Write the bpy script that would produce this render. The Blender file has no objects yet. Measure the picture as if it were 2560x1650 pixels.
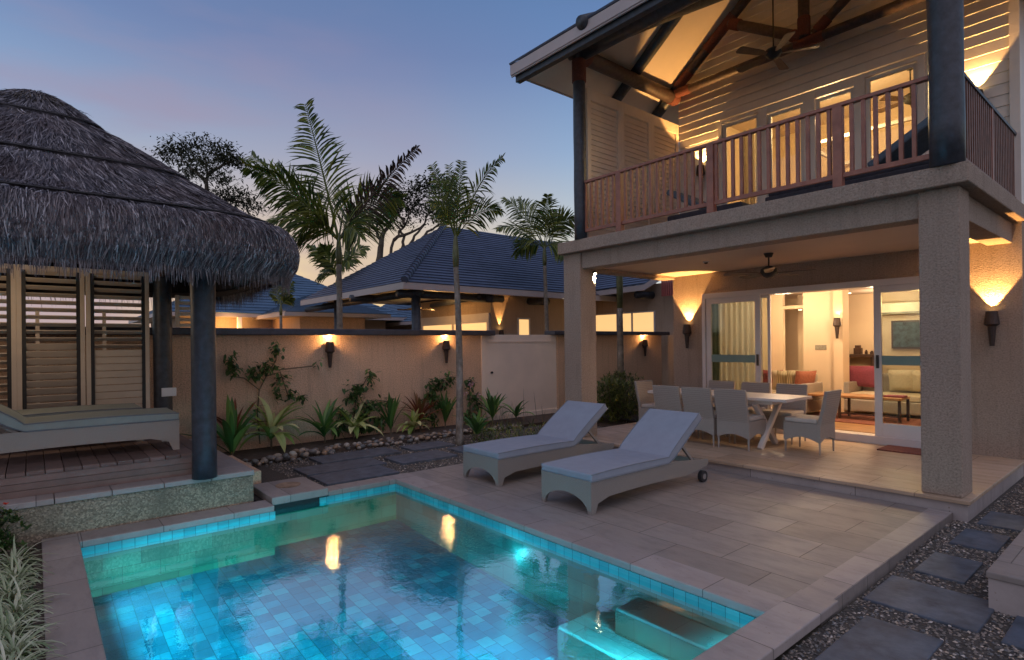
import bpy, math, random
from mathutils import Vector, Matrix
R=random.Random(7)
rad=math.radians
sc=bpy.context.scene
COL=bpy.data.collections.new("villa"); sc.collection.children.link(COL)

# ------------------------------------------------------------------ camera
EYE=Vector((0,0,1.7)); YAW,PITCH,ROLL=0.8733,0.0015,-0.0108; F=1424.36; CY=858.88
fw=Vector((-math.sin(YAW)*math.cos(PITCH),math.cos(YAW)*math.cos(PITCH),math.sin(PITCH)))
r0=Vector((math.cos(YAW),math.sin(YAW),0)); u0=r0.cross(fw)
rt=math.cos(ROLL)*r0+math.sin(ROLL)*u0; up=-math.sin(ROLL)*r0+math.cos(ROLL)*u0
cd=bpy.data.cameras.new("camera"); cam=bpy.data.objects.new("camera",cd); sc.collection.objects.link(cam); sc.camera=cam
m=Matrix((rt,up,-fw)).transposed().to_4x4(); m.translation=EYE; cam.matrix_world=m
cd.sensor_width=36; cd.lens=36*F/2560; cd.shift_y=(CY-825)/2560; cd.clip_end=2000; cd.clip_start=.05
def at(px,py,ax,val):          # point of the photographed surface: sight line cut with a real plane
    d=rt*((px-1280)/F)-up*((py-CY)/F)+fw
    i='xyz'.index(ax); return EYE+d*((val-EYE[i])/d[i])
def dep(px,py,dist):           # point at a forward distance (metres)
    return EYE+(rt*((px-1280)/F)-up*((py-CY)/F)+fw)*dist

# ------------------------------------------------------------------ materials
MATS={}
def nt(name):
    m=bpy.data.materials.new(name); m.use_nodes=True; t=m.node_tree; n=t.nodes; b=n["Principled BSDF"]; MATS[name]=m
    return m,t,n,b
def N(t,typ,**k):
    x=t.nodes.new(typ)
    for a,v in k.items():
        if a in x.inputs: x.inputs[a].default_value=v
        else: setattr(x,a,v)
    return x
def ramp(t,fac,stops,interp='LINEAR'):
    r=t.nodes.new('ShaderNodeValToRGB'); e=r.color_ramp.elements; r.color_ramp.interpolation=interp
    while len(e)<len(stops): e.new(.5)
    for el,(p,c) in zip(e,stops): el.position=p; el.color=(c[0],c[1],c[2],1)
    t.links.new(fac,r.inputs[0]); return r.outputs[0]
def mix(t,a,b,f,mode='MIX'):
    x=t.nodes.new('ShaderNodeMix'); x.data_type='RGBA'; x.blend_type=mode
    for s,v in ((0,f),(6,a),(7,b)):
        if hasattr(v,'links'): t.links.new(v,x.inputs[s])
        else: x.inputs[s].default_value=v if s==0 else (*v[:3],1)
    return x.outputs[2]
def coord(t,scale=(1,1,1),rot=(0,0,0),src='Object'):
    tc=t.nodes.new('ShaderNodeTexCoord'); mp=t.nodes.new('ShaderNodeMapping'); mp.inputs['Scale'].default_value=scale; mp.inputs['Rotation'].default_value=rot
    if src=='World':
        g=t.nodes.new('ShaderNodeNewGeometry'); t.links.new(g.outputs['Position'],mp.inputs[0])
    else: t.links.new(tc.outputs[src],mp.inputs[0])
    return mp.outputs[0]
def noise(t,vec,scale,detail=4,rough=.55):
    x=N(t,'ShaderNodeTexNoise',Scale=scale,Detail=detail,Roughness=rough); t.links.new(vec,x.inputs['Vector']); return x.outputs[0]
def bump(t,b,h,strength,dist=.01,prev=None):
    x=t.nodes.new('ShaderNodeBump'); x.inputs['Strength'].default_value=strength; x.inputs['Distance'].default_value=dist
    t.links.new(h,x.inputs['Height'])
    if prev: t.links.new(prev,x.inputs['Normal'])
    t.links.new(x.outputs[0],b.inputs['Normal']); return x.outputs[0]
def sc3(c,k): return tuple(min(1,v*k) for v in c)
def plain(name,c,rough=.7,var=.15,ns=6,bs=0,bsc=60,metal=0,island=0,spec=.5,dirt=None):
    m,t,n,b=nt(name); v=coord(t,src='World'); f=noise(t,v,ns)
    col=ramp(t,f,[(.3,sc3(c,1-var)),(.7,sc3(c,1+var))])
    if island:
        g=t.nodes.new('ShaderNodeNewGeometry'); col=mix(t,col,ramp(t,g.outputs['Random Per Island'],[(0,sc3(c,1-island)),(1,sc3(c,1+island))]),.6)
    if dirt:
        d=noise(t,coord(t,(1,1,.25),src='World'),dirt[1],6,.7); col=mix(t,col,dirt[0],ramp(t,d,[(.5,(0,0,0)),(.75,(dirt[2],)*3)]))
    t.links.new(col,b.inputs['Base Color']); b.inputs['Roughness'].default_value=rough; b.inputs['Metallic'].default_value=metal
    b.inputs['Specular IOR Level'].default_value=spec
    if bs: bump(t,b,noise(t,v,bsc,3),bs)
    return m
def emit(name,c,s):
    m,t,n,b=nt(name); b.inputs['Base Color'].default_value=(*c,1); b.inputs['Emission Color'].default_value=(*c,1); b.inputs['Emission Strength'].default_value=s; return m

def stucco(name,c,scale=55,strength=.9):
    m,t,n,b=nt(name); v=coord(t,src='World')
    a=noise(t,v,scale,5,.7); big=noise(t,v,1.1,5,.6)
    col=ramp(t,a,[(.33,sc3(c,.62)),(.5,c),(.68,sc3(c,1.22))])
    col=mix(t,col,sc3(c,.7),ramp(t,big,[(.45,(0,0,0)),(.8,(.45,)*3)]))
    st=noise(t,coord(t,(4,4,.3),src='World'),2.4,6,.75)
    col=mix(t,col,sc3(c,.42),ramp(t,st,[(.52,(0,0,0)),(.78,(.55,)*3)]))
    t.links.new(col,b.inputs['Base Color']); b.inputs['Roughness'].default_value=.92
    bump(t,b,a,strength,.022); return m
stucco('render_grey',(.39,.305,.24),50,1.0); stucco('render_tan',(.70,.475,.325),48,1.0); stucco('render_back',(.48,.37,.28),70,.5)

def stone(name,ca,cb,bw,bh,rot=0,mortar=.004,bs=.25,speck=(.2,.15,.11)):
    m,t,n,b=nt(name); v=coord(t,rot=(0,0,rot),src='World')
    br=N(t,'ShaderNodeTexBrick',Scale=1.0); br.inputs['Mortar Size'].default_value=mortar; br.inputs['Brick Width'].default_value=bw; br.inputs['Row Height'].default_value=bh
    br.inputs['Color1'].default_value=(0,0,0,1); br.inputs['Color2'].default_value=(1,1,1,1); br.inputs['Mortar'].default_value=(.5,.5,.5,1); br.inputs['Mortar Smooth'].default_value=.3
    t.links.new(v,br.inputs['Vector'])
    vein=noise(t,coord(t,(1,2.6,1),(0,0,rot),'World'),2.6,7,.7)
    col=ramp(t,br.outputs['Color'],[(0,ca),(.5,tuple((x+y)/2 for x,y in zip(ca,cb))),(1,cb)])
    col=mix(t,col,sc3(ca,.6),ramp(t,vein,[(.48,(0,0,0)),(.72,(.42,)*3)]))
    sp=noise(t,v,26,2,.5); col=mix(t,col,speck,ramp(t,sp,[(.7,(0,0,0)),(.74,(.7,)*3)]))
    st=noise(t,v,.9,6,.65); col=mix(t,col,sc3(cb,.62),ramp(t,st,[(.48,(0,0,0)),(.72,(.45,)*3)]))
    col=mix(t,col,sc3(ca,.38),br.outputs['Fac'])
    t.links.new(col,b.inputs['Base Color'])
    rr=ramp(t,vein,[(.3,(.42,)*3),(.7,(.62,)*3)]); t.links.new(rr,b.inputs['Roughness'])
    inv=t.nodes.new('ShaderNodeMath'); inv.operation='SUBTRACT'; inv.inputs[0].default_value=1; t.links.new(br.outputs['Fac'],inv.inputs[1])
    p=bump(t,b,inv.outputs[0],.6,.004); bump(t,b,noise(t,v,30,4,.6),bs,.004,p); return m
stone('travertine',(.225,.195,.175),(.30,.265,.24),.80,.46)
stone('terrace_stone',(.38,.27,.18),(.50,.37,.26),.92,.44)
stone('coping_stone',(.28,.24,.22),(.37,.32,.30),.62,5.0,rad(90))
stone('coping_stone_x',(.28,.24,.22),(.37,.32,.30),.62,5.0,0)
stone('riser_stone',(.34,.29,.27),(.44,.39,.37),1.2,5.0,0)
def agg(name,c):
    m,t,n,b=nt(name); v=coord(t,src='World'); vo=N(t,'ShaderNodeTexVoronoi',Scale=75.0); t.links.new(v,vo.inputs['Vector'])
    col=ramp(t,vo.outputs['Color'],[(.1,sc3(c,.55)),(.5,c),(.9,sc3(c,1.7))]); st=noise(t,coord(t,(2,2,.4),src='World'),1.8,5)
    col=mix(t,col,sc3(c,.5),ramp(t,st,[(.45,(0,0,0)),(.75,(.7,)*3)]))
    t.links.new(col,b.inputs['Base Color']); b.inputs['Roughness'].default_value=.9; bump(t,b,vo.outputs['Distance'],.5,.006); return m
agg('aggregate',(.27,.215,.155))
plain('blue_stone',(.068,.085,.112),.62,.35,9,.35,40,dirt=((.17,.20,.24),3,.6))
plain('soil',(.07,.05,.038),.95,.4,12,.8,35)
plain('ground',(.10,.085,.06),.95,.4,2,.6,15)
def gravelmat(name,stops):
    m,t,n,b=nt(name); g=t.nodes.new('ShaderNodeNewGeometry'); t.links.new(ramp(t,g.outputs['Random Per Island'],stops),b.inputs['Base Color']); b.inputs['Roughness'].default_value=.6; return m
gravelmat('pebbles',[(0,(.04,.036,.034)),(.3,(.13,.115,.10)),(.55,(.24,.19,.15)),(.78,(.10,.115,.125)),(.9,(.40,.31,.22)),(1,(.62,.56,.5))])
plain('gravel_bed',(.07,.06,.05),.9,.5,60,.8,120)
def cob(i,c): plain('cobble_%d'%i,c,.55,.2,14,.2,60)
for i,c in enumerate([(.30,.25,.20),(.18,.165,.155),(.38,.34,.29),(.27,.185,.12),(.14,.15,.15)]): cob(i,c)
plain('dark_post',(.035,.042,.055),.45,.35,14,.35,22)
plain('log_bark',(.075,.05,.045),.55,.4,18,.5,24)
plain('lash_rope',(.17,.055,.04),.8,.35,60,.6,160)
plain('white_paint',(.66,.62,.60),.45,.04,3)
plain('gate_paint',(.86,.72,.60),.5,.05,2)
plain('soffit_panel',(.80,.70,.58),.6,.05,2)
plain('siding_paint',(.72,.67,.61),.55,.07,2.5,.15,30)
plain('cream_louvre',(.58,.49,.40),.5,.08,4)
plain('balcony_louvre',(.70,.58,.46),.5,.06,4)
plain('rail_wood',(.30,.12,.08),.5,.22,9,.2,40)
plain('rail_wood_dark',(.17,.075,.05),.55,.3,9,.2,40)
plain('deck_wood',(.20,.135,.115),.6,.3,7,.3,50,island=.35)
plain('cap_dark',(.045,.045,.06),.5,.25,10,.3,30)
plain('fan_metal',(.018,.016,.015),.65,.1,10); plain('fan_blade',(.12,.07,.045),.5,.2,10)
plain('sconce_metal',(.045,.028,.022),.5,.3,30,.4,60,metal=.3)
plain('fascia_paint',(.42,.37,.36),.5,.06,3)
plain('tan_ceiling',(.60,.49,.40),.6,.03,2)
plain('chrome',(.6,.6,.6),.25,.02,5,metal=.9)
plain('rubber',(.02,.02,.022),.6,.1,20)
plain('frost_band',(.17,.27,.25),.5,.05,3)
plain('red_shutter',(.42,.12,.11),.6,.1,5)
plain('interior_wall',(.66,.52,.36),.8,.03,2); plain('interior_dark',(.05,.02,.02),.5,.1,4)
plain('wood_floor',(.36,.20,.09),.4,.25,5); plain('rug',(.20,.07,.05),.95,.25,40,.5,90)
plain('case_beige',(.62,.57,.42),.6,.1,4)
plain('upholstery',(.52,.45,.33),.9,.08,30,.3,120); plain('magenta_cloth',(.22,.05,.085),.9,.15,30,.3,120)
plain('wine_cloth',(.20,.04,.05),.9,.5,12,.3,120); plain('terracotta_cloth',(.30,.11,.07),.9,.15,30,.3,120)
plain('olive_cloth',(.20,.19,.11),.9,.2,30,.3,120); plain('dark_wood',(.05,.025,.018),.45,.2,12)
plain('switch_grey',(.2,.19,.15),.5,.3,60); plain('white_plastic',(.7,.72,.75),.4,.02,2)
plain('charcoal_cloth',(.055,.058,.075),.9,.2,20,.3,100); plain('blue_cushion',(.12,.17,.22),.9,.15,20,.3,100)
plain('lounge_cloth',(.27,.305,.37),.92,.05,8,.35,220); plain('sage_cloth',(.34,.38,.35),.92,.06,8,.35,220)
plain('cushion_piping',(.20,.22,.25),.9,.1,10); plain('seat_cloth',(.50,.46,.42),.92,.06,8,.3,200); plain('table_paint',(.66,.60,.55),.4,.04,3)
plain('copper_lid',(.30,.20,.13),.7,.4,12,.3,60)
def striped():
    m,t,n,b=nt('striped_cloth'); v=coord(t,src='Object'); w=N(t,'ShaderNodeTexWave',Scale=11.0,Distortion=.2); t.links.new(v,w.inputs['Vector'])
    t.links.new(ramp(t,w.outputs[0],[(.3,(.2,.19,.1)),(.6,(.5,.42,.28))]),b.inputs['Base Color']); b.inputs['Roughness'].default_value=.9
striped()
def wicker(name,c,sx=1):
    m,t,n,b=nt(name); v=coord(t,src='Object')
    w1=N(t,'ShaderNodeTexWave',Scale=55.0,Distortion=.6); w1.bands_direction='X'; t.links.new(v,w1.inputs['Vector'])
    w2=N(t,'ShaderNodeTexWave',Scale=55.0,Distortion=.6); w2.bands_direction='Y'; t.links.new(v,w2.inputs['Vector'])
    w3=N(t,'ShaderNodeTexWave',Scale=110.0,Distortion=.4); w3.bands_direction='Z'; t.links.new(v,w3.inputs['Vector'])
    s=t.nodes.new('ShaderNodeMath'); s.operation='MULTIPLY'; t.links.new(w1.outputs[0],s.inputs[0]); t.links.new(w2.outputs[0],s.inputs[1])
    s2=t.nodes.new('ShaderNodeMath'); s2.operation='ADD'; t.links.new(s.outputs[0],s2.inputs[0]); t.links.new(w3.outputs[0],s2.inputs[1])
    t.links.new(ramp(t,s2.outputs[0],[(.2,sc3(c,.55)),(.9,c),(1,sc3(c,1.15))]),b.inputs['Base Color']); b.inputs['Roughness'].default_value=.7
    bump(t,b,s2.outputs[0],.5,.004)
wicker('wicker',(.36,.33,.305)); wicker('wicker_warm',(.42,.38,.34))
wicker('wicker_pale',(.60,.54,.48))
def thatch():
    m,t,n,b=nt('thatch'); g=t.nodes.new('ShaderNodeNewGeometry')
    isl=ramp(t,g.outputs['Random Per Island'],[(0,(.025,.023,.03)),(.3,(.08,.075,.092)),(.6,(.16,.148,.16)),(.85,(.27,.25,.265)),(.97,(.42,.40,.42)),(1,(.55,.54,.58))])
    v=coord(t,src='World'); f=noise(t,v,2.2,5,.6); col=mix(t,isl,(.10,.05,.04),ramp(t,f,[(.45,(0,0,0)),(.75,(.5,)*3)]))
    t.links.new(col,b.inputs['Base Color']); b.inputs['Roughness'].default_value=.75
    bump(t,b,noise(t,coord(t,(3,3,1),src='World'),60,2),.5)
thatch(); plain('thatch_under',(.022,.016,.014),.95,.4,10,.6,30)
def shingle(name,c):
    m,t,n,b=nt(name); v=coord(t,src='World'); f=noise(t,v,3,4); g=t.nodes.new('ShaderNodeNewGeometry')
    col=mix(t,ramp(t,g.outputs['Random Per Island'],[(0,sc3(c,.7)),(1,sc3(c,1.3))]),ramp(t,f,[(.3,sc3(c,.75)),(.7,sc3(c,1.3))]),.5)
    t.links.new(col,b.inputs['Base Color']); b.inputs['Roughness'].default_value=.5; bump(t,b,noise(t,v,25,3),.3)
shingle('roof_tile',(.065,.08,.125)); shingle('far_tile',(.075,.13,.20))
def leaf(name,stops,rough=.45,tr=.25):
    m,t,n,b=nt(name); g=t.nodes.new('ShaderNodeNewGeometry'); c=ramp(t,g.outputs['Random Per Island'],stops)
    t.links.new(c,b.inputs['Base Color']); b.inputs['Roughness'].default_value=rough
    tl=t.nodes.new('ShaderNodeBsdfTranslucent'); t.links.new(c,tl.inputs[0]); mx=t.nodes.new('ShaderNodeMixShader'); mx.inputs[0].default_value=tr
    t.links.new(b.outputs[0],mx.inputs[1]); t.links.new(tl.outputs[0],mx.inputs[2]); t.links.new(mx.outputs[0],n['Material Output'].inputs[0])
leaf('curtain',[(0,(.62,.58,.50)),(1,(.62,.58,.50))],.9,.55); leaf('curtain_dark',[(0,(.09,.12,.08)),(1,(.09,.12,.08))],.9,.3)
leaf('palm_leaf',[(0,(.025,.05,.01)),(.5,(.09,.13,.02)),(1,(.26,.27,.04))],.4,.35)
leaf('palm_dry',[(0,(.05,.035,.03)),(1,(.12,.08,.06))],.7,.2)
leaf('tree_leaf',[(0,(.022,.03,.014)),(1,(.06,.065,.03))],.7,.1)
leaf('green_leaf',[(0,(.04,.11,.03)),(.6,(.09,.22,.05)),(1,(.22,.36,.09))]); leaf('gold_leaf',[(0,(.10,.20,.04)),(.4,(.36,.44,.10)),(1,(.78,.74,.40))])
leaf('red_leaf',[(0,(.16,.045,.03)),(.6,(.32,.10,.04)),(1,(.10,.11,.04))]); leaf('vine_leaf',[(0,(.025,.06,.02)),(1,(.11,.20,.05))])
leaf('bush_leaf',[(0,(.03,.06,.015)),(.6,(.10,.14,.03)),(1,(.26,.26,.05))]); leaf('yellow_bush',[(0,(.12,.12,.02)),(1,(.42,.36,.06))])
leaf('pale_leaf',[(0,(.16,.24,.11)),(.4,(.42,.48,.30)),(1,(.66,.66,.50))]); leaf('pink_petal',[(0,(.7,.3,.4)),(1,(.9,.7,.75))]); leaf('red_petal',[(0,(.6,.03,.02)),(1,(.8,.1,.05))])
plain('palm_trunk',(.17,.145,.115),.85,.35,14,.6,30,dirt=((.42,.40,.36),9,.8)); plain('palm_shaft',(.11,.12,.05),.5,.25,12); plain('bark',(.085,.07,.055),.9,.3,12,.6,25)
plain('stem',(.14,.11,.07),.8,.2,20)
# pool tiles: squares laid in running bond, each its own tone
def tiles(name,stops,bw,bh,plane,rot=0):
    m,t,n,b=nt(name)
    v=coord(t,rot=(rad(90),0,0) if plane=='xz' else ((rad(90),0,rad(90)) if plane=='yz' else (0,0,rot)),src='World')
    if plane=='yz':
        g=t.nodes.new('ShaderNodeNewGeometry'); s=t.nodes.new('ShaderNodeSeparateXYZ'); c=t.nodes.new('ShaderNodeCombineXYZ'); t.links.new(g.outputs['Position'],s.inputs[0])
        t.links.new(s.outputs[1],c.inputs[0]); t.links.new(s.outputs[2],c.inputs[1]); v=c.outputs[0]
    if plane=='xz':
        g=t.nodes.new('ShaderNodeNewGeometry'); s=t.nodes.new('ShaderNodeSeparateXYZ'); c=t.nodes.new('ShaderNodeCombineXYZ'); t.links.new(g.outputs['Position'],s.inputs[0])
        t.links.new(s.outputs[0],c.inputs[0]); t.links.new(s.outputs[2],c.inputs[1]); v=c.outputs[0]
    wob=t.nodes.new('ShaderNodeTexNoise'); wob.inputs['Scale'].default_value=1.3; g2=t.nodes.new('ShaderNodeNewGeometry'); t.links.new(g2.outputs['Position'],wob.inputs['Vector'])
    br=N(t,'ShaderNodeTexBrick',Scale=1.0); br.inputs['Brick Width'].default_value=bw; br.inputs['Row Height'].default_value=bh; br.inputs['Mortar Size'].default_value=.003
    br.inputs['Color1'].default_value=(0,0,0,1); br.inputs['Color2'].default_value=(1,1,1,1); br.inputs['Mortar'].default_value=(.3,.3,.3,1); t.links.new(v,br.inputs['Vector'])
    col=ramp(t,br.outputs['Color'],stops); f=noise(t,coord(t,src='World'),3,4); col=mix(t,col,sc3(stops[0][1],.8),ramp(t,f,[(.4,(0,0,0)),(.75,(.5,)*3)]))
    col=mix(t,col,sc3(stops[0][1],.5),br.outputs['Fac'])
    t.links.new(col,b.inputs['Base Color']); b.inputs['Roughness'].default_value=.4; return m
tiles('pool_floor_tile',[(0,(.018,.15,.23)),(.3,(.02,.21,.33)),(.7,(.025,.28,.41)),(1,(.05,.40,.50))],.128,.128,'xy')
tiles('pool_wall_tile',[(0,(.04,.13,.07)),(.5,(.06,.19,.10)),(1,(.09,.26,.16))],.30,.15,'yz')
tiles('pool_side_tile',[(0,(.03,.13,.12)),(.5,(.05,.18,.16)),(1,(.07,.24,.22))],.30,.15,'xz')
tiles('band_tile',[(0,(.05,.40,.46)),(.5,(.08,.50,.56)),(1,(.12,.6,.64))],.10,.5,'yz')
tiles('band_tile_x',[(0,(.05,.36,.42)),(.5,(.08,.46,.52)),(1,(.12,.54,.6))],.10,.5,'xz')
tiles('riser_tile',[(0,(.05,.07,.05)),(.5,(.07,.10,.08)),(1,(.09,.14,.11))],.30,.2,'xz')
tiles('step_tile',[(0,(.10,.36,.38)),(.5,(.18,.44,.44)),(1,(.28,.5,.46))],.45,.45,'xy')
def glass():
    m,t,n,b=nt('glass'); n.remove(b); tr=t.nodes.new('ShaderNodeBsdfTransparent'); tr.inputs[0].default_value=(.80,.86,.84,1); gl=t.nodes.new('ShaderNodeBsdfGlossy'); gl.inputs['Roughness'].default_value=.03
    fr=t.nodes.new('ShaderNodeFresnel'); fr.inputs[0].default_value=1.5; mx=t.nodes.new('ShaderNodeMixShader'); t.links.new(fr.outputs[0],mx.inputs[0]); t.links.new(tr.outputs[0],mx.inputs[1]); t.links.new(gl.outputs[0],mx.inputs[2]); t.links.new(mx.outputs[0],n['Material Output'].inputs[0])
glass()
def water():
    m,t,n,b=nt('pool_water'); n.remove(b); tr=t.nodes.new('ShaderNodeBsdfTransparent'); tr.inputs[0].default_value=(.72,.96,.98,1); gl=t.nodes.new('ShaderNodeBsdfGlossy'); gl.inputs['Roughness'].default_value=.012
    fr=t.nodes.new('ShaderNodeFresnel'); fr.inputs[0].default_value=WATER_IOR; mx=t.nodes.new('ShaderNodeMixShader'); t.links.new(fr.outputs[0],mx.inputs[0]); t.links.new(tr.outputs[0],mx.inputs[1]); t.links.new(gl.outputs[0],mx.inputs[2]); t.links.new(mx.outputs[0],n['Material Output'].inputs[0])
    v=coord(t,(1,1,1),src='World'); a=noise(t,v,7,3,.5)
    # disturbed patch near the return jet
    g=t.nodes.new('ShaderNodeNewGeometry'); d=t.nodes.new('ShaderNodeVectorMath'); d.operation='DISTANCE'; d.inputs[1].default_value=(-4.75,2.55,-.09); t.links.new(g.outputs['Position'],d.inputs[0])
    k=t.nodes.new('ShaderNodeMapRange'); k.inputs[1].default_value=.2; k.inputs[2].default_value=1.15; k.inputs[3].default_value=1; k.inputs[4].default_value=.12; t.links.new(d.outputs['Value'],k.inputs[0])
    fine=noise(t,v,22,3,.6); ad=t.nodes.new('ShaderNodeMath'); ad.operation='MULTIPLY'; t.links.new(fine,ad.inputs[0]); t.links.new(k.outputs[0],ad.inputs[1])
    s=t.nodes.new('ShaderNodeMath'); s.operation='MULTIPLY_ADD'; s.inputs[1].default_value=.35; t.links.new(a,s.inputs[0]); t.links.new(ad.outputs[0],s.inputs[2])
    bp=t.nodes.new('ShaderNodeBump'); bp.inputs['Strength'].default_value=.22; bp.inputs['Distance'].default_value=.012; t.links.new(s.outputs[0],bp.inputs['Height'])
    t.links.new(bp.outputs[0],gl.inputs['Normal'])
WATER_IOR=7.0
water()
WARM=(1.0,.50,.15)
emit('lamp_glow',(1,.62,.2),9); emit('down_glow',(1,.85,.55),8); emit('warm_window',(1,.62,.25),.9); emit('pool_lamp',(.3,.9,1),1.5)
plain('screen_art',(.03,.05,.06),.6,.9,9)

# ------------------------------------------------------------------ mesh helpers
class MB:
    def __init__(s): s.v=[]; s.f=[]
    def add(s,vs,fs):
        k=len(s.v); s.v+= [tuple(v) for v in vs]; s.f+=[tuple(i+k for i in f) for f in fs]; return s
    def box(s,x0,x1,y0,y1,z0,z1):
        x0,x1=sorted((x0,x1)); y0,y1=sorted((y0,y1)); z0,z1=sorted((z0,z1))
        return s.add([(x,y,z) for x in (x0,x1) for y in (y0,y1) for z in (z0,z1)],[(0,1,3,2),(4,6,7,5),(0,4,5,1),(2,3,7,6),(0,2,6,4),(1,5,7,3)])
    def beam(s,a,b,w,h,upv=(0,0,1),w2=None,h2=None):
        a=Vector(a); b=Vector(b); d=(b-a).normalized(); u=Vector(upv); sd=d.cross(u).normalized(); u=sd.cross(d)
        w2=w2 or w; h2=h2 or h; vs=[]
        for p,ww,hh in ((a,w,h),(b,w2,h2)):
            for i,j in ((-1,-1),(1,-1),(1,1),(-1,1)): vs.append(p+sd*ww*.5*i+u*hh*.5*j)
        return s.add(vs,[(3,2,1,0),(4,5,6,7),(0,1,5,4),(1,2,6,5),(2,3,7,6),(3,0,4,7)])
    def tube(s,pts,rs,n=12,cap=True):
        pts=[Vector(p) for p in pts]
        if not hasattr(rs,'__len__'): rs=[rs]*len(pts)
        k=len(s.v)
        for i,p in enumerate(pts):
            d=(pts[min(i+1,len(pts)-1)]-pts[max(i-1,0)]).normalized()
            a=d.orthogonal().normalized() if abs(d.z)<.95 else Vector((1,0,0)).cross(d).normalized()
            if i and (a.dot(pa)<0): a=-a
            if i: a=(pa-d*pa.dot(d)).normalized()
            pa=a; b=d.cross(a)
            for j in range(n):
                t=2*math.pi*j/n; s.v.append(tuple(p+(a*math.cos(t)+b*math.sin(t))*rs[i]))
        for i in range(len(pts)-1):
            for j in range(n):
                q=(j+1)%n; s.f.append((k+i*n+j,k+i*n+q,k+(i+1)*n+q,k+(i+1)*n+j))
        if cap:
            s.f.append(tuple(k+j for j in reversed(range(n)))); e=k+(len(pts)-1)*n; s.f.append(tuple(e+j for j in range(n)))
        return s
    def prism(s,poly,ax,a,b):      # poly in the two other axes (order xyz without ax)
        def mk(p,v): q=list(p); q.insert('xyz'.index(ax),v); return q
        n=len(poly); vs=[mk(p,a) for p in poly]+[mk(p,b) for p in poly]
        return s.add(vs,[tuple(range(n)),tuple(reversed(range(n,2*n)))]+[(i,i+n,(i+1)%n+n,(i+1)%n) for i in range(n)])
    def quad(s,a,b,c,d): return s.add([a,b,c,d],[(0,1,2,3)])
    def blade(s,base,dr,L,w,droop=.5,segs=4,side=None,fold=.15,tip=.0,mid=.45):
        d=Vector(dr).normalized(); p=Vector(base); sd=Vector(side).normalized() if side else d.cross(Vector((0,0,1)))
        if sd.length<.01: sd=Vector((1,0,0))
        sd.normalize(); k=len(s.v)
        for i in range(segs+1):
            t=i/segs; ww=w*max(tip,(math.sin(math.pi*min(1,(t*.5/mid if t<mid else .5+.5*(t-mid)/(1-mid))))**.7)) if 0<t<1 else w*(.25 if t==0 else tip+.02)
            nrm=sd.cross(d)
            s.v+= [tuple(p-sd*ww*.5+nrm*ww*fold),tuple(p),tuple(p+sd*ww*.5+nrm*ww*fold)]
            d=(d+Vector((0,0,-droop/segs))).normalized(); p=p+d*(L/segs)
        for i in range(segs):
            a=k+i*3; s.f+= [(a,a+1,a+4,a+3),(a+1,a+2,a+5,a+4)]
        return s
    def build(s,name,mat,parent=None,smooth=False,bevel=0,local=False):
        off=Vector((0,0,0))
        if parent is not None and not local:
            q=parent
            while q is not None: off+=q.location; q=q.parent
        me=bpy.data.meshes.new(name); me.from_pydata([(v[0]-off.x,v[1]-off.y,v[2]-off.z) for v in s.v],[],s.f); me.update()
        o=bpy.data.objects.new(name,me); COL.objects.link(o)
        me.materials.append(MATS[mat])
        if smooth: me.polygons.foreach_set('use_smooth',[True]*len(me.polygons))
        if bevel:
            b=o.modifiers.new('bevel','BEVEL'); b.width=bevel; b.segments=2; b.limit_method='ANGLE'; b.angle_limit=rad(40)
        if parent is not None: o.parent=parent
        return o
def tag(o,label=None,cat=None,group=None,kind=None):
    for k,v in (('label',label),('category',cat),('group',group),('kind',kind)):
        if v: o[k]=v
    return o
def thing(name,label,cat,loc=(0,0,0),rz=0,group=None):
    o=bpy.data.objects.new(name,None); COL.objects.link(o); o.location=loc; o.rotation_euler=(0,0,rz); o.empty_display_size=.1
    return tag(o,label,cat,group)
def copy_tree(o,parent=None):
    c=o.copy(); COL.objects.link(c); c.parent=parent
    for ch in [x for x in o.children]: copy_tree(ch,c)
    return c
def S(o): return tag(o,kind='structure')
def box(*a): return MB().box(*a)
def light(kind,name,loc,energy,color,parent=None,**k):
    l=bpy.data.lights.new(name,kind); l.energy=energy; l.color=color
    rot=k.pop('rot',None)
    for a,v in k.items(): setattr(l,a,v)
    o=bpy.data.objects.new(name,l); COL.objects.link(o); o.location=loc
    if rot: o.rotation_euler=rot
    if parent: o.parent=parent
    return o

# ------------------------------------------------------------------ ground and paving
POOL=(-6.30,-1.73,.29,3.50)      # x far, x near, y left, y right
FL=-.62; WZ=-.09
g=MB()
def ring(mb,x0,x1,y0,y1,X0,X1,Y0,Y1,z):
    mb.quad((X0,Y0,z),(X1,Y0,z),(X1,y0,z),(X0,y0,z)); mb.quad((X0,y1,z),(X1,y1,z),(X1,Y1,z),(X0,Y1,z))
    mb.quad((X0,y0,z),(x0,y0,z),(x0,y1,z),(X0,y1,z)); mb.quad((x1,y0,z),(X1,y0,z),(X1,y1,z),(x1,y1,z))
ring(g,-6.5,-1.73,.29,3.50,-400,60,-60,400,-.10)
S(g.build('ground','ground'))
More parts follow.
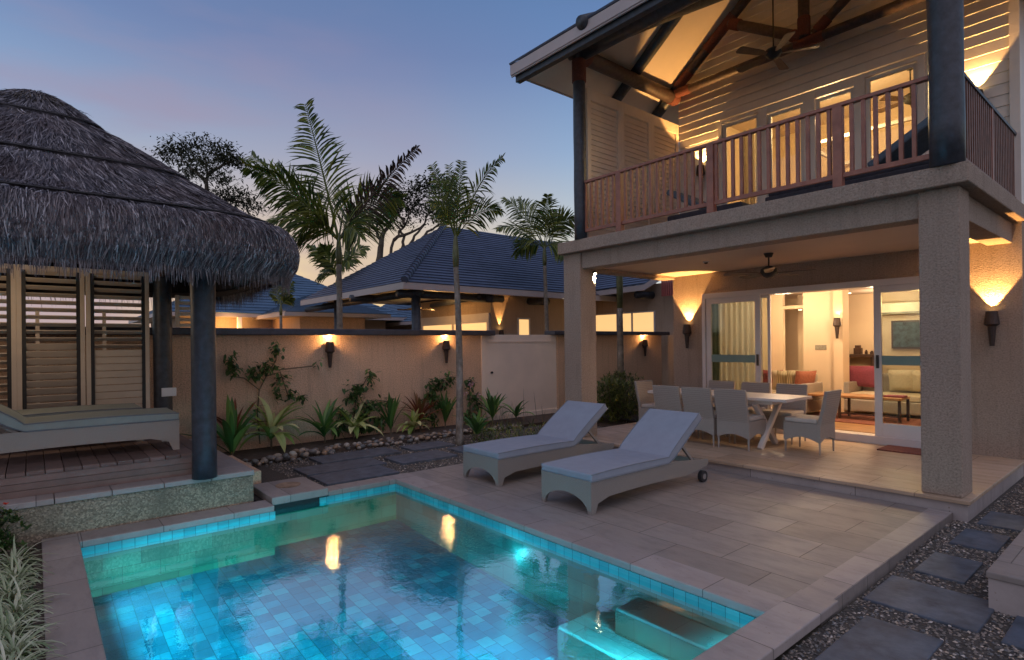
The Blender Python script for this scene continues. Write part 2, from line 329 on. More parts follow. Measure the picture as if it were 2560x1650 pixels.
# patio sheet
p=MB().box(-6.74,-1.52,3.80,6.90,-.16,0)
S(p.build('patio','travertine'))
c=MB(); c.box(-6.75,-1.72,3.50,3.80,-.055,.004)
S(c.build('pool_coping','coping_stone_x',bevel=.008))
c=MB(); c.box(-1.73,-1.49,-1.5,4.0,-.055,.010)
S(c.build('pool_coping','coping_stone',bevel=.008))
c=MB(); c.box(-6.62,-6.30,.29,1.95,-.055,.006); c.box(-6.75,-6.50,2.62,3.50,-.055,.006)
S(c.build('pool_coping','coping_stone',bevel=.008))
c=MB(); c.box(-6.62,-1.73,.035,.29,-.055,.004)
S(c.build('pool_coping','coping_stone_x',bevel=.008))
S(box(-1.72,-1.525,4.0,6.90,-.16,.004).build('patio_border','coping_stone'))
S(box(-6.62,-1.49,-.02,.035,-.3,-.02).build('pool_edge','soil'))
# terrace
TZ=.135
S(box(-7.05,-1.41,6.93,9.80,-.1,TZ-.04).build('terrace_base','riser_stone'))
S(box(-7.07,-1.385,6.895,9.80,TZ-.038,TZ).build('terrace','terrace_stone',bevel=.005))
# pool shell
w=MB(); w.quad((-6.5,.29,-.50),(-6.5,3.5,-.50),(-1.73,3.5,-.80),(-1.73,.29,-.80))
shell=S(w.build('pool_floor','pool_floor_tile'))
w=MB(); w.box(-6.6,-6.30,.1,1.95,-.9,-.15); w.box(-6.8,-6.50,1.9,3.6,-.9,-.15)
S(w.build('pool_wall','pool_wall_tile'))
w=MB(); w.box(-6.8,-1.5,3.50,3.7,-.95,-.15); w.box(-6.8,-1.5,.1,.29,-.95,-.15); S(w.build('pool_wall','pool_side_tile'))
S(box(-1.73,-1.55,.1,3.7,-.95,-.15).build('pool_wall','pool_wall_tile'))
w=MB(); w.box(-6.6,-6.305,.1,1.955,-.15,-.055); w.box(-6.8,-6.505,2.52,3.6,-.15,-.055); w.box(-6.5,-6.3,1.95,1.957,-.15,-.055); S(w.build('waterline_tiles','band_tile'))
w=MB(); w.box(-6.8,-1.6,3.495,3.7,-.15,-.055); w.box(-6.8,-1.6,.1,.295,-.15,-.055); S(w.build('waterline_tiles','band_tile_x'))
S(box(-1.735,-1.6,.1,3.7,-.15,-.055).build('waterline_tiles','band_tile'))
wt=MB(); wt.quad((-6.52,.28,WZ),(-1.72,.28,WZ),(-1.72,3.51,WZ),(-6.52,3.51,WZ)); S(wt.build('water','pool_water'))
st=thing('pool_steps','pale submerged pool steps in the corner nearest the patio edge','pool steps',(-2.4,3.4,-.7))
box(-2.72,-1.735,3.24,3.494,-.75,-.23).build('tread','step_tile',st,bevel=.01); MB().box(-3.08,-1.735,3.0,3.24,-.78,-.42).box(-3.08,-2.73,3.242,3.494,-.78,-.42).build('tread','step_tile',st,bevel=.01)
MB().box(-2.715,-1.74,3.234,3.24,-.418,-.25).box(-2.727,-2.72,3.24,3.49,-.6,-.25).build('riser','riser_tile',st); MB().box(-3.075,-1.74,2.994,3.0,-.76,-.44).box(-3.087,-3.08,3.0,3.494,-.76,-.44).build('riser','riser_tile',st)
sk=thing('skimmer_cover','square stone skimmer slab with a round lid beside the pavilion plinth','skimmer',(-6.8,2.2,0))
box(-7.25,-6.45,1.97,2.60,-.03,.055).build('slab','coping_stone',sk,bevel=.008)
MB().tube([(-6.92,2.3,.05),(-6.92,2.3,.062)],.14,28).build('lid','copper_lid',sk)
box(-6.62,-6.52,2.02,2.52,-.6,-.03).build('slot','rubber',sk)
dr=thing('pool_drain','small round white drain cover on the pool floor','drain',tuple(at(818,1522,'z',-.68)))
MB().tube([(0,0,0),(0,0,.02)],.09,24).build('cover','white_plastic',dr,local=True)
for i,(x,y,z,lb) in enumerate([(-3.6,.291,-.38,'round pool lamp in the left pool wall, nearer the camera'),(-5.4,.291,-.32,'round pool lamp in the left pool wall, nearer the pavilion'),(-1.731,1.4,-.38,'round pool lamp in the end wall under the near coping')]):
    t=thing('pool_lamp',lb,'pool lamp',(x,y,z)); ax=(0,1,0) if i<2 else (-1,0,0)
    MB().tube([(0,0,0),(ax[0]*.006,ax[1]*.006,0)],.09,20).build('rim','chrome',t,local=True)
    MB().tube([(ax[0]*.006,ax[1]*.006,0),(ax[0]*.009,ax[1]*.009,0)],.07,20).build('lens','pool_lamp',t,local=True)
# gravel
def gravel(name,label,regions,n,size,z0,seed,holes=()):
    r=random.Random(seed); mb=MB(); tot=sum((a[1]-a[0])*(a[3]-a[2]) for a in regions)
    for x0,x1,y0,y1 in regions:
        for _ in range(int(n*(x1-x0)*(y1-y0)/tot)):
            x=r.uniform(x0,x1); y=r.uniform(y0,y1)
            if any(h[0]<x<h[1] and h[2]<y<h[3] for h in holes): continue
            a=r.uniform(size*.6,size*1.5); b=a*r.uniform(.6,1); h=a*r.uniform(.4,.7); t=r.uniform(0,3.14); ca,sa=math.cos(t),math.sin(t); z=z0+r.uniform(0,h)
            tl=r.uniform(-.4,.4)
            P=[(a,0,tl*a),(0,b,0),(-a,0,-tl*a),(0,-b,0)]
            vs=[(x+p*ca-q*sa,y+p*sa+q*ca,z+k) for p,q,k in P]+[(x+r.uniform(-.3,.3)*a,y+r.uniform(-.3,.3)*a,z+h),(x,y,z-h)]
            mb.add(vs,[(0,1,4),(1,2,4),(2,3,4),(3,0,4)])
    return tag(mb.build(name,'pebbles'),label,'gravel',kind='stuff')
S(box(-1.49,.6,-.5,12,-.14,-.075).build('gravel_bed','gravel_bed')); S(box(-10,-6.7,1.9,11,-.14,-.03).build('path_bed','gravel_bed'))
SL=[(-1.46,-.84,4.33,4.92),(-1.385,-1.07,5.14,5.72),(-1.37,-1.05,6.08,6.65),(-1.34,-1.0,6.92,7.5),(-1.36,-.95,3.3,4.08),(-.73,-.3,4.3,4.8),(-1.3,-.9,2.3,3.1)]
gravel('gravel','brown and grey pebble gravel along the right side of the patio',[(-1.49,-.45,2.2,5.2),(-1.52,-.45,5.2,6.9),(-1.38,-.5,6.9,10.5)],19000,.0105,-.075,3,SL)
gravel('gravel','brown pebble gravel between the bluestone slabs before the garden wall',[(-8.95,-6.72,2.55,10.5)],15000,.013,-.03,4)
for i,(a,lb) in enumerate(zip(SL,['large bluestone slab in the gravel beside the pool coping corner','bluestone slab second along the gravel strip beside the patio','bluestone slab third along the gravel strip, near the big pillar','bluestone slab beside the terrace step foot','bluestone slab at the bottom edge of the photo, darkest and nearest','bluestone slab cut by the right edge of the photo','bluestone slab under the camera'])):
    if i==6: continue
    z=-.058 if i!=4 else -.062
    tag(box(*a,-.12,z).build('stepping_stone','blue_stone',bevel=.006),lb,'stepping stone','bluestone slabs in the gravel strip')
PS=[(-7.45,-6.85,2.75,3.75),(-8.05,-7.50,2.75,3.9),(-8.7,-8.15,3.2,4.5),(-7.9,-7.3,4.05,5.0),(-8.6,-8.1,4.7,5.5),(-7.9,-7.2,5.2,6.4)]
for i,(a,lb) in enumerate(zip(PS,['bluestone paver beside the skimmer slab','bluestone paver second from the plinth, in the path','bluestone paver nearest the cobble edging, left','bluestone paver in the middle of the path','bluestone paver behind, near the palm trunk','bluestone paver beside the farther lounger'])):
    tag(box(*a,-.08,.005).build('paver','blue_stone',bevel=.006),lb,'paver','bluestone pavers of the garden path')
bl=thing('stone_platform','pale stone step block at the right edge of the photo','step block',(-.6,5.3,0)); box(-.87,.6,4.78,9.5,-.1,.135).build('base','riser_stone',bl); box(-.88,.6,4.77,9.5,.137,.18).build('top','travertine',bl,bevel=.006)
# garden bed
S(box(-9.93,-8.95,1.5,9.9,-.1,.03).build('garden_bed','soil')); S(box(-9.93,-7.1,9.9,16,-.1,.02).build('garden_bed','soil'))
S(box(-8.5,-7.07,9.0,9.7,-.1,-.0).build('garden_bed','soil'))
rr=random.Random(11); protos=[]
for i in range(5):
    mb=MB(); n=10; rings=6; jit=[rr.uniform(.85,1.15) for _ in range(n)]
    for k in range(rings+1):
        ph=math.pi*k/rings
        for j in range(n): mb.v.append((math.sin(ph)*math.cos(2*math.pi*j/n)*jit[j],math.sin(ph)*math.sin(2*math.pi*j/n)*jit[j]*.75,math.cos(ph)*.6))
    for k in range(rings):
        for j in range(n): mb.f.append((k*n+j,(k+1)*n+j,(k+1)*n+(j+1)%n,k*n+(j+1)%n))
    protos.append(mb)
pm=[]
for i,mb in enumerate(protos):
    o=mb.build('cobble','cobble_%d'%i,smooth=True); pm.append(o.data); bpy.data.objects.remove(o)
for k in range(230):
    t=k/230; y=2.15+t*5.6+rr.uniform(-.06,.06); x=-8.72-.32*min(1,t*3)+rr.gauss(0,.12)+.25*max(0,t-.75); s=rr.uniform(.030,.064)*(1.15-.35*t)
    o=bpy.data.objects.new('cobble',rr.choice(pm)); COL.objects.link(o); o.location=(x,y,s*.35+rr.choice((0,0,s*.7))); o.scale=(s,s,s); o.rotation_euler=(rr.uniform(-.4,.4),rr.uniform(-.4,.4),rr.uniform(0,6))
    tag(o,'rounded river cobble in the edging between bed and path','cobble','river cobbles edging the garden bed')

# ------------------------------------------------------------------ sconces
def sconce(label,x,y,ztop,nrm,k=1.0,power=9,cone=None):
    t=thing('wall_sconce',label,'wall lamp',(x,y,ztop),0,'torch shaped wall sconces'); nx,ny=nrm; cx,cy=nx*.072*k,ny*.072*k; gdn=abs(nx)>.5
    MB().tube([(cx,cy,-.17*k),(cx,cy,-.03*k),(cx,cy,0)],[.085*k,.066*k,.064*k],14,cap=False).build('shade','sconce_metal',t,local=True)
    MB().tube([(cx,cy,-.20*k),(cx,cy,-.17*k)],[.05*k,.085*k],14).build('collar','sconce_metal',t,local=True)
    MB().tube([(cx,cy,-.46*k),(cx,cy,-.2*k)],[.026*k,.047*k],12).build('stem','sconce_metal',t,local=True)
    MB().beam((0,0,-.2*k),(cx,cy,-.2*k),.04,.05).build('bracket','sconce_metal',t,local=True)
    MB().tube([(cx,cy,-.05),(cx,cy,-.012)],[.04*k,.05*k],12).build('bulb','lamp_glow',t,local=True)
    l=light('SPOT','sconce_light',(nx*.045,ny*.045,.005),power,WARM,t,rot=(rad(180),0,0),spot_size=rad(cone or (104 if gdn else 72)),spot_blend=.3 if gdn else .22,shadow_soft_size=.012)
    if gdn and not cone: light('POINT','sconce_glow',(nx*.10,ny*.10,.05),9,(1,.50,.18),t,shadow_soft_size=.02)
    return t
SCY=[4.05,6.53,13.2]
sconce('torch wall lamp lit on the garden wall, left of the two on the planted stretch',-9.98,SCY[0],1.78,(1,0),1,48)
sconce('torch wall lamp lit on the garden wall just left of the slim palm trunk',-9.98,SCY[1],1.79,(1,0),1,48)
sconce('torch wall lamp lit on the wall stretch right of the gate',-9.98,SCY[2],1.79,(1,0),1,48)
sconce('torch wall lamp lit beside the left door leaf under the ceiling',-6.30,9.79,2.05,(0,-1),1,210)
sconce('largest torch wall lamp, lit on the wall right of the big pillar',-1.70,9.79,2.07,(0,-1),1,210)
sconce('torch wall lamp behind the balcony railing beside the slatted screen',-5.95,9.76,5.05,(0,-1),1,170,84)
sconce('torch wall lamp on the balcony wall just right of the big dark post',-1.82,9.76,5.02,(0,-1),1,190,74)

# ------------------------------------------------------------------ near house
H=thing('two_storey_villa','two storey villa with open terrace below and timber balcony above','house',(-4.2,9.8,0))
def hp(name,mat,mb,bevel=0,smooth=False,parent=None,label=None):
    o=mb.build(name,mat,parent or H,smooth=smooth,bevel=bevel)
    if label: o['label']=label
    return o
hp('pillar','render_grey',box(-1.80,-1.457,6.98,7.366,TZ,3.222),.012,label='wide roughcast pillar at the right front of the terrace')
hp('pillar','render_grey',box(-6.93,-6.54,6.98,7.366,TZ,3.222),.012)
hp('beam','render_grey',box(-6.54,-1.80,7.02,7.33,2.955,3.222),.008)
hp('beam','render_grey',box(-1.76,-1.50,7.366,9.80,2.955,3.222),.008); hp('beam','render_grey',box(-6.88,-6.60,7.366,9.80,2.955,3.222),.008)
hp('balcony_slab','render_grey',box(-6.965,-1.36,6.875,9.80,3.224,3.42),.012)
hp('terrace_ceiling','tan_ceiling',box(-6.62,-1.74,7.3,9.80,3.01,3.06))
wl=MB(); OX0,OX1,OZ=-5.99,-2.02,2.62
wl.box(-6.66,OX0,9.80,10.0,-.1,3.224); wl.box(OX1,-1.40,9.80,10.0,-.1,3.224); wl.box(OX0,OX1,9.80,10.0,OZ,3.224); wl.box(-6.66,-6.46,10.0,19,-.1,3.3); wl.box(-1.60,-1.40,10.0,19,-.1,3.3)
hp('ground_floor_wall','render_grey',wl)
# siding
sd=MB(); z=3.42; HX0,HX1=-6.48,-1.41
DO=[(-5.62,-2.42,5.78)]
while z<8.4:
    zz=z+.148; segs=[(HX0,HX1)] if z>5.75 else [(HX0,-5.62),(-2.42,HX1)]
    for a,b in segs:
        if z>6.55:
            h=(z-6.62)/.75; a=max(a,-6.5+h); b=min(b,-1.5-h)
            if b<=a+.1: continue
        sd.add([(a,9.785,z),(b,9.785,z),(b,9.80,zz),(a,9.80,zz),(a,9.86,z),(b,9.86,z),(b,9.86,zz),(a,9.86,zz)],[(0,1,2,3),(4,7,6,5),(0,4,5,1),(3,2,6,7),(0,3,7,4),(1,5,6,2)])
    z+=.150
hp('siding','siding_paint',sd)
hp('corner_board','siding_paint',box(-1.50,-1.395,9.76,9.784,3.42,6.7))
hp('upper_side_wall','siding_paint',MB().box(-6.48,-6.38,9.86,19,3.3,6.6).box(-1.51,-1.41,9.86,19,3.3,6.6))
hp('upper_wall_lining','interior_wall',box(-6.4,-1.5,9.87,9.93,5.80,7.0))
# ground floor sliding doors
fr=MB(); fr.box(OX0,OX0+.07,9.74,9.99,TZ,OZ); fr.box(OX1-.07,OX1,9.74,9.99,TZ,OZ); fr.box(OX0+.07,OX1-.07,9.74,9.99,OZ-.10,OZ); fr.box(OX0+.07,OX1-.07,9.72,9.99,TZ,TZ+.12)
hp('door_frame','white_paint',fr,.004)
def leafdoor(x0,x1,y,z0,z1,st=.10,bot=.2,band=True,handle=None,par=None,mat='white_paint',top=None):
    top=top or st
    d=MB(); d.box(x0,x0+st,y,y+.045,z0,z1); d.box(x1-st,x1,y,y+.045,z0,z1); d.box(x0+st,x1-st,y,y+.045,z1-top,z1); d.box(x0+st,x1-st,y,y+.045,z0,z0+bot)
    D=hp('sliding_door',mat,d,.004,parent=par)
    box(x0+st,x1-st,y+.018,y+.026,z0+bot,z1-top).build('pane','glass',D)
    if band: box(x0+st,x1-st,y+.010,y+.016,1.33,1.47).build('privacy_band','frost_band',D)
    if handle:
        box(handle-.018,handle+.018,y-.03,y-.002,1.28,1.48).build('handle','rubber',D,bevel=.006)
    return D
leafdoor(-5.91,-4.86,9.76,TZ+.12,OZ-.10,handle=-4.91); leafdoor(-4.93,-4.72,9.83,TZ+.12,OZ-.10,st=.05,band=False)
leafdoor(-3.10,-2.10,9.76,TZ+.12,OZ-.10,handle=-3.05)
# interior room
IR=MB(); IR.box(-6.45,-1.6,10.0,14.2,TZ,.262); hp('room_floor','wood_floor',IR)
IR=MB(); IR.box(-6.45,-5.72,12.5,12.6,.26,2.74); IR.box(-5.26,-4.62,12.42,12.62,.26,2.74); IR.box(-4.62,-4.45,12.30,12.62,.26,2.74); IR.box(-5.75,-5.2,13.3,13.4,.26,2.74); IR.box(-6.45,-1.6,14.2,14.3,.26,2.74); IR.box(-6.46,-6.40,10.0,12.5,.26,2.74); IR.box(-1.66,-1.60,10.0,14.2,.26,2.74); IR.box(-5.72,-5.26,12.5,13.3,2.40,2.47)
hp('room_wall','interior_wall',IR)
hp('room_ceiling','tan_ceiling',box(-6.45,-1.6,10.0,14.3,2.74,2.80))
hp('wall_strip','interior_dark',box(-4.45,-4.34,13.9,14.0,.26,2.35)) if False else None
# upstairs doors: four leaves with grey-white frames
uz0,uz1=3.43,5.78
uf=MB(); 
for a,b in ((-5.62,-5.54),(-4.84,-4.70),(-4.09,-3.91),(-3.33,-3.18),(-2.50,-2.42)): uf.box(a,b,9.74,9.88,uz0,uz1)
uf.box(-5.54,-4.84,9.745,9.875,uz1-.06,uz1); uf.box(-3.18,-2.50,9.745,9.875,uz1-.06,uz1); uf.box(-4.70,-4.09,9.745,9.875,uz1-.13,uz1); uf.box(-3.91,-3.33,9.745,9.875,uz1-.13,uz1)
hp('upper_door_frame','siding_paint',uf,.003)
for a,b in ((-5.54,-4.84),(-4.70,-4.09),(-3.91,-3.33),(-3.18,-2.50)):
    leafdoor(a+.005,b-.005,9.78,uz0,uz1-(.07 if a in (-5.54,-3.18) else .14),st=.055,bot=.12,band=False,mat='siding_paint')
UR=MB(); UR.box(-6.3,-1.6,12.9,13.0,3.42,6.3); UR.box(-6.36,-6.30,9.94,12.9,3.42,6.3); UR.box(-1.60,-1.54,9.94,12.9,3.42,6.3)
hp('bedroom_wall','interior_wall',UR); hp('bedroom_floor','wood_floor',box(-6.3,-1.6,9.94,12.9,3.36,3.43)); hp('bedroom_ceiling','tan_ceiling',box(-6.3,-1.6,9.94,12.9,6.3,6.36))
# posts, logs, truss
def log(a,b,r,mat='log_bark',name='log',r2=None,lash=()):
    a=Vector(a); b=Vector(b); n=7; pts=[a.lerp(b,i/n) for i in range(n+1)]; rs=[(r+( (r2 or r)-r)*i/n)*R.uniform(.96,1.04) for i in range(n+1)]
    o=hp(name,mat,MB().tube(pts,rs,14),smooth=True)
    for t0,t1 in lash:
        mb=MB(); L=(b-a).length; k=max(3,int((t1-t0)*L/.028)); pp=[]; rr_=[]
        for i in range(k*2+1): pp.append(a.lerp(b,t0+(t1-t0)*i/(2*k))); rr_.append(r*1.05+(.010 if i%2 else .003))
        mb.tube(pp,rr_,14).build('rope_lashing','lash_rope',o,smooth=True)
    return o
log((-6.49,6.95,3.42),(-6.49,6.95,6.45),.105,'dark_post','post',lash=((.86,.98),)); log((-1.545,6.965,3.42),(-1.56,6.965,6.5),.15,'dark_post','post')
log((-6.5,6.85,6.50),(-6.5,9.74,6.50),.12,name='plate_log',lash=((.04,.12),(.93,.995)))
log((-1.5,6.7,6.50),(-1.5,9.74,6.50),.12,name='plate_log')
hp('eave_beam','dark_post',box(-7.12,-.9,6.10,6.20,6.01,6.19),.01)
log((-6.5,6.98,6.5),(-1.5,6.98,6.5),.12,'dark_post',name='plate_log')
SLP=.75; TY=9.60
log((-6.5,TY,6.54),(-1.5,TY,6.54),.075,name='tie_beam',lash=((.0,.08),(.47,.56)))
log((-6.5,TY,6.56),(-4.0,TY,6.56+2.5*SLP),.085,name='rafter',lash=((.05,.16),(.3,.52))); log((-1.5,TY,6.56),(-4.0,TY,6.56+2.5*SLP),.085,name='rafter',lash=((.05,.16),))
log((-4.0,TY,6.6),(-4.0,TY,8.35),.085,name='king_post',lash=((.02,.2),))
log((-4.0,TY,6.62),(-5.28,TY,7.42),.085,name='strut',lash=((.02,.15),(.85,.98))); log((-3.85,TY,6.62),(-2.75,TY,7.42),.075,name='strut',lash=((.04,.2),))
log((-6.5+.0,8.42,6.60),(-5.0,8.42,6.60+1.5*SLP),.10,'dark_post',name='rafter'); log((-6.5,8.42,6.60),(-7.05,8.42,6.60-.55*SLP),.10,'dark_post',name='rafter_tail')
log((-6.5,TY+.02,6.56),(-7.05,TY+.02,6.56-.55*SLP),.10,'dark_post',name='rafter_tail')
log((-6.62,6.83,6.54),(-4.0,10.5,6.6+2.5*SLP-.05),.13,'dark_post',name='hip_log'); log((-1.4,6.85,6.52),(-4.0,10.5,6.6+2.5*SLP-.05),.13,'dark_post',name='hip_log')
log((-5.55,6.0,6.27),(-5.55,8.0,6.27+2*.536),.10,'dark_post',name='jack_rafter')
# roof: hip with thick edge
EX0,EX1,EY=-7.16,-.84,6.07; k=SLP/1.4
def zr(x,y): return 6.66+min(SLP*(x+6.5),k*(y-7.0),SLP*(-1.5-x))
ez=zr(EX0+1e-6,8); ridge=(-4.0,10.5,zr(-4,10.5)); rb=(-4.0,19.5,ridge[2])
for nm,dz,mat in (('ceiling_lining',0,'soffit_panel'),):
    mb=MB(); a=(EX0,EY,ez); b=(EX1,EY,ez); a2=(EX0,19.5,ez); b2=(EX1,19.5,ez)
    mb.quad(a,ridge,rb,a2); mb.quad(b,b2,rb,ridge); mb.add([a,b,ridge],[(0,1,2)])
    hp(nm,mat,mb)
def courses(mb,A,B,C,D,n,th=.03,lap=.0):     # A,B lower edge; D,C upper edge
    A,B,C,D=map(Vector,(A,B,C,D)); nr=(B-A).cross(D-A).normalized()
    if nr.z<0: nr=-nr
    for i in range(n):
        t0,t1=i/n,min(1,(i+1.15)/n); p,q=A.lerp(D,t0),B.lerp(C,t0); r_,s_=B.lerp(C,t1),A.lerp(D,t1)
        m_=max(1,int((q-p).length/.9))
        for j in range(m_):
            u0,u1=j/m_,(j+1)/m_; P=p.lerp(q,u0); Q=p.lerp(q,u1); Rr=s_.lerp(r_,u1); Ss=s_.lerp(r_,u0)
            mb.add([P+nr*th*1.0,Q+nr*th*1.0,Rr+nr*.004,Ss+nr*.004,P,Q],[(0,1,2,3),(4,5,1,0)])
    return mb
o2=.14
T0=(EX0-.03,EY-.03,ez+o2); T1=(EX1+.03,EY-.03,ez+o2); RG=(-4,10.5,ridge[2]+o2); RB=(-4,19.5,ridge[2]+o2)
mb=MB(); courses(mb,T0,T1,RG,RG,22); courses(mb,(EX0-.03,19.5,ez+o2),T0,RG,RB,22); courses(mb,T1,(EX1+.03,19.5,ez+o2),RB,RG,22); hp('roof_tiles','roof_tile',mb)
fb=MB(); fb.box(EX0,EX1,EY-.025,EY,ez-.07,ez+.13); fb.box(EX0,EX1,EY-.04,EY-.026,ez-.045,ez-.01); fb.box(EX0-.025,EX0,EY-.025,19.5,ez-.02,ez+.13); fb.box(EX1,EX1+.025,EY-.025,19.5,ez-.02,ez+.13)
hp('fascia','fascia_paint',fb)
# balustrade
bx=thing('balustrade','reddish timber balcony railing with slim balusters along slab edge','railing',(-4,6.97,3.42))
def rail(a,b,z0,z1,w,mat='rail_wood',nm='rail'):
    mb=MB(); mb.box(a[0],b[0],a[1],b[1],z0,z1); return mb.build(nm,mat,bx,bevel=.004)
rail((-6.42,6.935),(-1.66,7.005),4.335,4.375,0,nm='top_rail'); rail((-6.42,6.95),(-1.66,6.99),3.53,3.585,0,nm='bottom_rail')
for x in (-5.68,-4.12,-2.545): box(x-.05,x+.05,6.925,7.015,3.43,4.334).build('newel','rail_wood',bx,bevel=.004)
xs=[-6.50+.117*i for i in range(1,42)]
for x in xs:
    if x>-1.72 or min(abs(x-q) for q in (-5.68,-4.12,-2.545))<.07: continue
    box(x-.019,x+.019,6.950,6.990,3.585,4.335).build('baluster','rail_wood',bx)
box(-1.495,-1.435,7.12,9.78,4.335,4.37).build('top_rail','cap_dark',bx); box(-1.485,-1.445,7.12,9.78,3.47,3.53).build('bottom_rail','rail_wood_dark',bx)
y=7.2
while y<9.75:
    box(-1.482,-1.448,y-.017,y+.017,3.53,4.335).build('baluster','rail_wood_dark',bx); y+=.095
box(-1.49,-1.44,8.38,8.44,3.43,4.335).build('newel','rail_wood',bx)
# slatted privacy screen of the balcony
ps=thing('balcony_screen','beige louvred privacy screen at the left end of the balcony','screen',(-6.5,8.4,3.42))
for i in range(3):
    y0=7.12+i*.885; y1=y0+.885
    f=MB(); f.box(-6.53,-6.47,y0,y0+.09,3.45,5.99); f.box(-6.53,-6.47,y1-.09,y1,3.45,5.99); f.box(-6.53,-6.47,y0+.09,y1-.09,5.80,5.99); f.box(-6.53,-6.47,y0+.09,y1-.09,3.45,3.6)
    P=f.build('panel_frame','balcony_louvre',ps,bevel=.004); s=MB(); z=3.62
    while z<5.79: s.beam((-6.50,y0+.1,z),(-6.50,y1-.1,z),.012,.106,(-.2,0,1)); z+=.088
    s.build('slats','balcony_louvre',P)
# ceiling fans
def fan(label,x,y,ztop,zb,R_,nb=5,rot=.2,blade='fan_blade'):
    t=thing('ceiling_fan',label,'ceiling fan',(x,y,zb))
    MB().tube([(0,0,ztop-zb-.06),(0,0,ztop-zb)],[.045,.07],16).build('canopy','fan_metal',t,local=True); MB().tube([(0,0,.08),(0,0,ztop-zb-.05)],.012,8).build('rod','fan_metal',t,local=True)
    MB().tube([(0,0,-.09),(0,0,-.06),(0,0,.0),(0,0,.05),(0,0,.09)],[.03,.08,.12,.11,.04],20).build('motor','fan_metal',t,smooth=True,local=True)
    for i in range(nb):
        a=rot+i*2*math.pi/nb; c_,s_=math.cos(a),math.sin(a); d=Vector((c_,s_,0)); q=Vector((-s_,c_,.18))
        mb=MB(); P=[d*.12-q*.02,d*.22-q*.055,d*R_*.95-q*.075,d*R_-q*.05,d*R_+q*.05,d*R_*.95+q*.075,d*.22+q*.055,d*.12+q*.02]; P=[p+Vector((0,0,-.02)) for p in P]
        mb.add(P+[p+Vector((0,0,.008)) for p in P],[tuple(range(8)),tuple(reversed(range(8,16)))]+[(j,(j+1)%8,(j+1)%8+8,j+8) for j in range(8)]); mb.build('blade',blade,t,local=True)
    return t
fan('dark ceiling fan hanging over the dining table',-4.02,8.35,3.01,2.73,.64,5,.15); fan('dark ceiling fan on a long rod under the balcony rafters',-4.03,8.6,8.1,6.06,.62,5,.5)
sl=thing('spotlight','small lit spotlight on the inner face of the left pillar top','spotlight',(-6.50,7.28,2.91)); MB().tube([(0,0,0),(.03,-.01,-.03)],.03,12).build('housing','fan_metal',sl,local=True); MB().tube([(.03,-.01,-.03),(.034,-.012,-.036)],.026,12).build('lens','down_glow',sl,local=True)
light('SPOT','spot_light',(.0,.03,-.07),130,(1,.72,.42),sl,spot_size=rad(80),spot_blend=.9,shadow_soft_size=.03,rot=tuple(Vector((-3.4,1.6,-1.9)).to_track_quat('-Z','Y').to_euler()))
sm=thing('smoke_detector','small round detector on the terrace ceiling left of the fan','detector',(-5.04,8.34,3.01)); MB().tube([(0,0,0),(0,0,-.02)],.05,16).build('base','white_plastic',sm,local=True); MB().tube([(0,0,-.02),(0,0,-.04)],[.035,.02],16).build('sensor','rubber',sm,local=True)

# ------------------------------------------------------------------ dining set
def make_chair():
    t=thing('wicker_chair','x','chair',(0,0,0),0,'woven chairs around the long table'); w=.25; 
    def skirt(y,a,b,z0,z1,ax):  # panel with arched lower edge
        n=8; pts=[(a,z1),(a,z0)]+[(a+.025+(b-a-.05)*i/n,z0+.055*math.sin(math.pi*i/n)) for i in range(n+1)]+[(b,z0),(b,z1)]
        return pts
    s=MB(); s.prism(skirt(0,-w,w,.17,.42,'y'),'y',.232,.25); s.prism(skirt(0,-w,w,.17,.42,'y'),'y',-.25,-.232)
    s.prism(skirt(0,-.232,.232,.17,.42,'x'),'x',-w,-w+.018); s.prism(skirt(0,-.232,.232,.17,.42,'x'),'x',w-.018,w); s.box(-w+.018,w-.018,-.232,.232,.39,.42)
    s.build('seat_base','wicker_warm',t,local=True)
    b=MB(); n=7; pr=[]
    for i in range(n+1):
        z=.40+.48*i/n; u=i/n; pr.append((-.25-.02*math.sin(u*3.1)-.10*u**1.5,z))
    poly=[(y+.0,z) for y,z in pr]+[(y+.05,z) for y,z in reversed(pr)]
    b.prism(poly,'x',-w+.004,w-.004); b.build('backrest','wicker_warm',t,smooth=False,local=True,bevel=.012)
    MB().box(-w+.01,w-.01,-.20,.245,.42,.485).build('cushion','seat_cloth',t,bevel=.02,local=True)
    for x in (-1,1):
        for y in (-1,1): MB().tube([(x*(w-.018),y*.232,.0),(x*(w-.018),y*.232,.2)],[.011,.016],8).build('leg','wicker_warm',t,local=True)
    return t
ch=make_chair()
CH=[(-4.31,8.04,0,'near side chair with its back to the camera, closest to the table cross leg'),(-4.86,8.04,0,'middle chair of the three with backs to the pool'),(-5.40,8.04,0,'near side chair farthest left, behind the lounger backrest'),
(-3.52,8.47,rad(90),'chair at the right head of the table, seen in profile with its cushion'),(-6.10,8.50,rad(-90),'chair at the far left head of the table beside the bushes'),
(-5.36,9.02,rad(180),'far side chair in front of the left glass door leaf'),(-4.74,9.02,rad(180),'middle chair on the far side of the table'),(-4.14,9.02,rad(180),'far side chair nearest the open doorway')]
for i,(x,y,rz,lb) in enumerate(CH):
    o=ch if i==0 else copy_tree(ch); o.location=(x,y,TZ); o.rotation_euler=(0,0,rz); o['label']=lb
tb=thing('dining_table','long pale dining table with crossed legs on the terrace','table',(-4.9,8.4,TZ))
tp=MB()
for i in range(6): tp.box(-5.95,-3.62,7.98+i*.1395,7.98+i*.1395+.1375,TZ+.715,TZ+.755)
tp.build('tabletop','table_paint',tb,bevel=.003); box(-5.8,-3.85,8.05,8.75,TZ+.66,TZ+.714).build('apron','table_paint',tb)
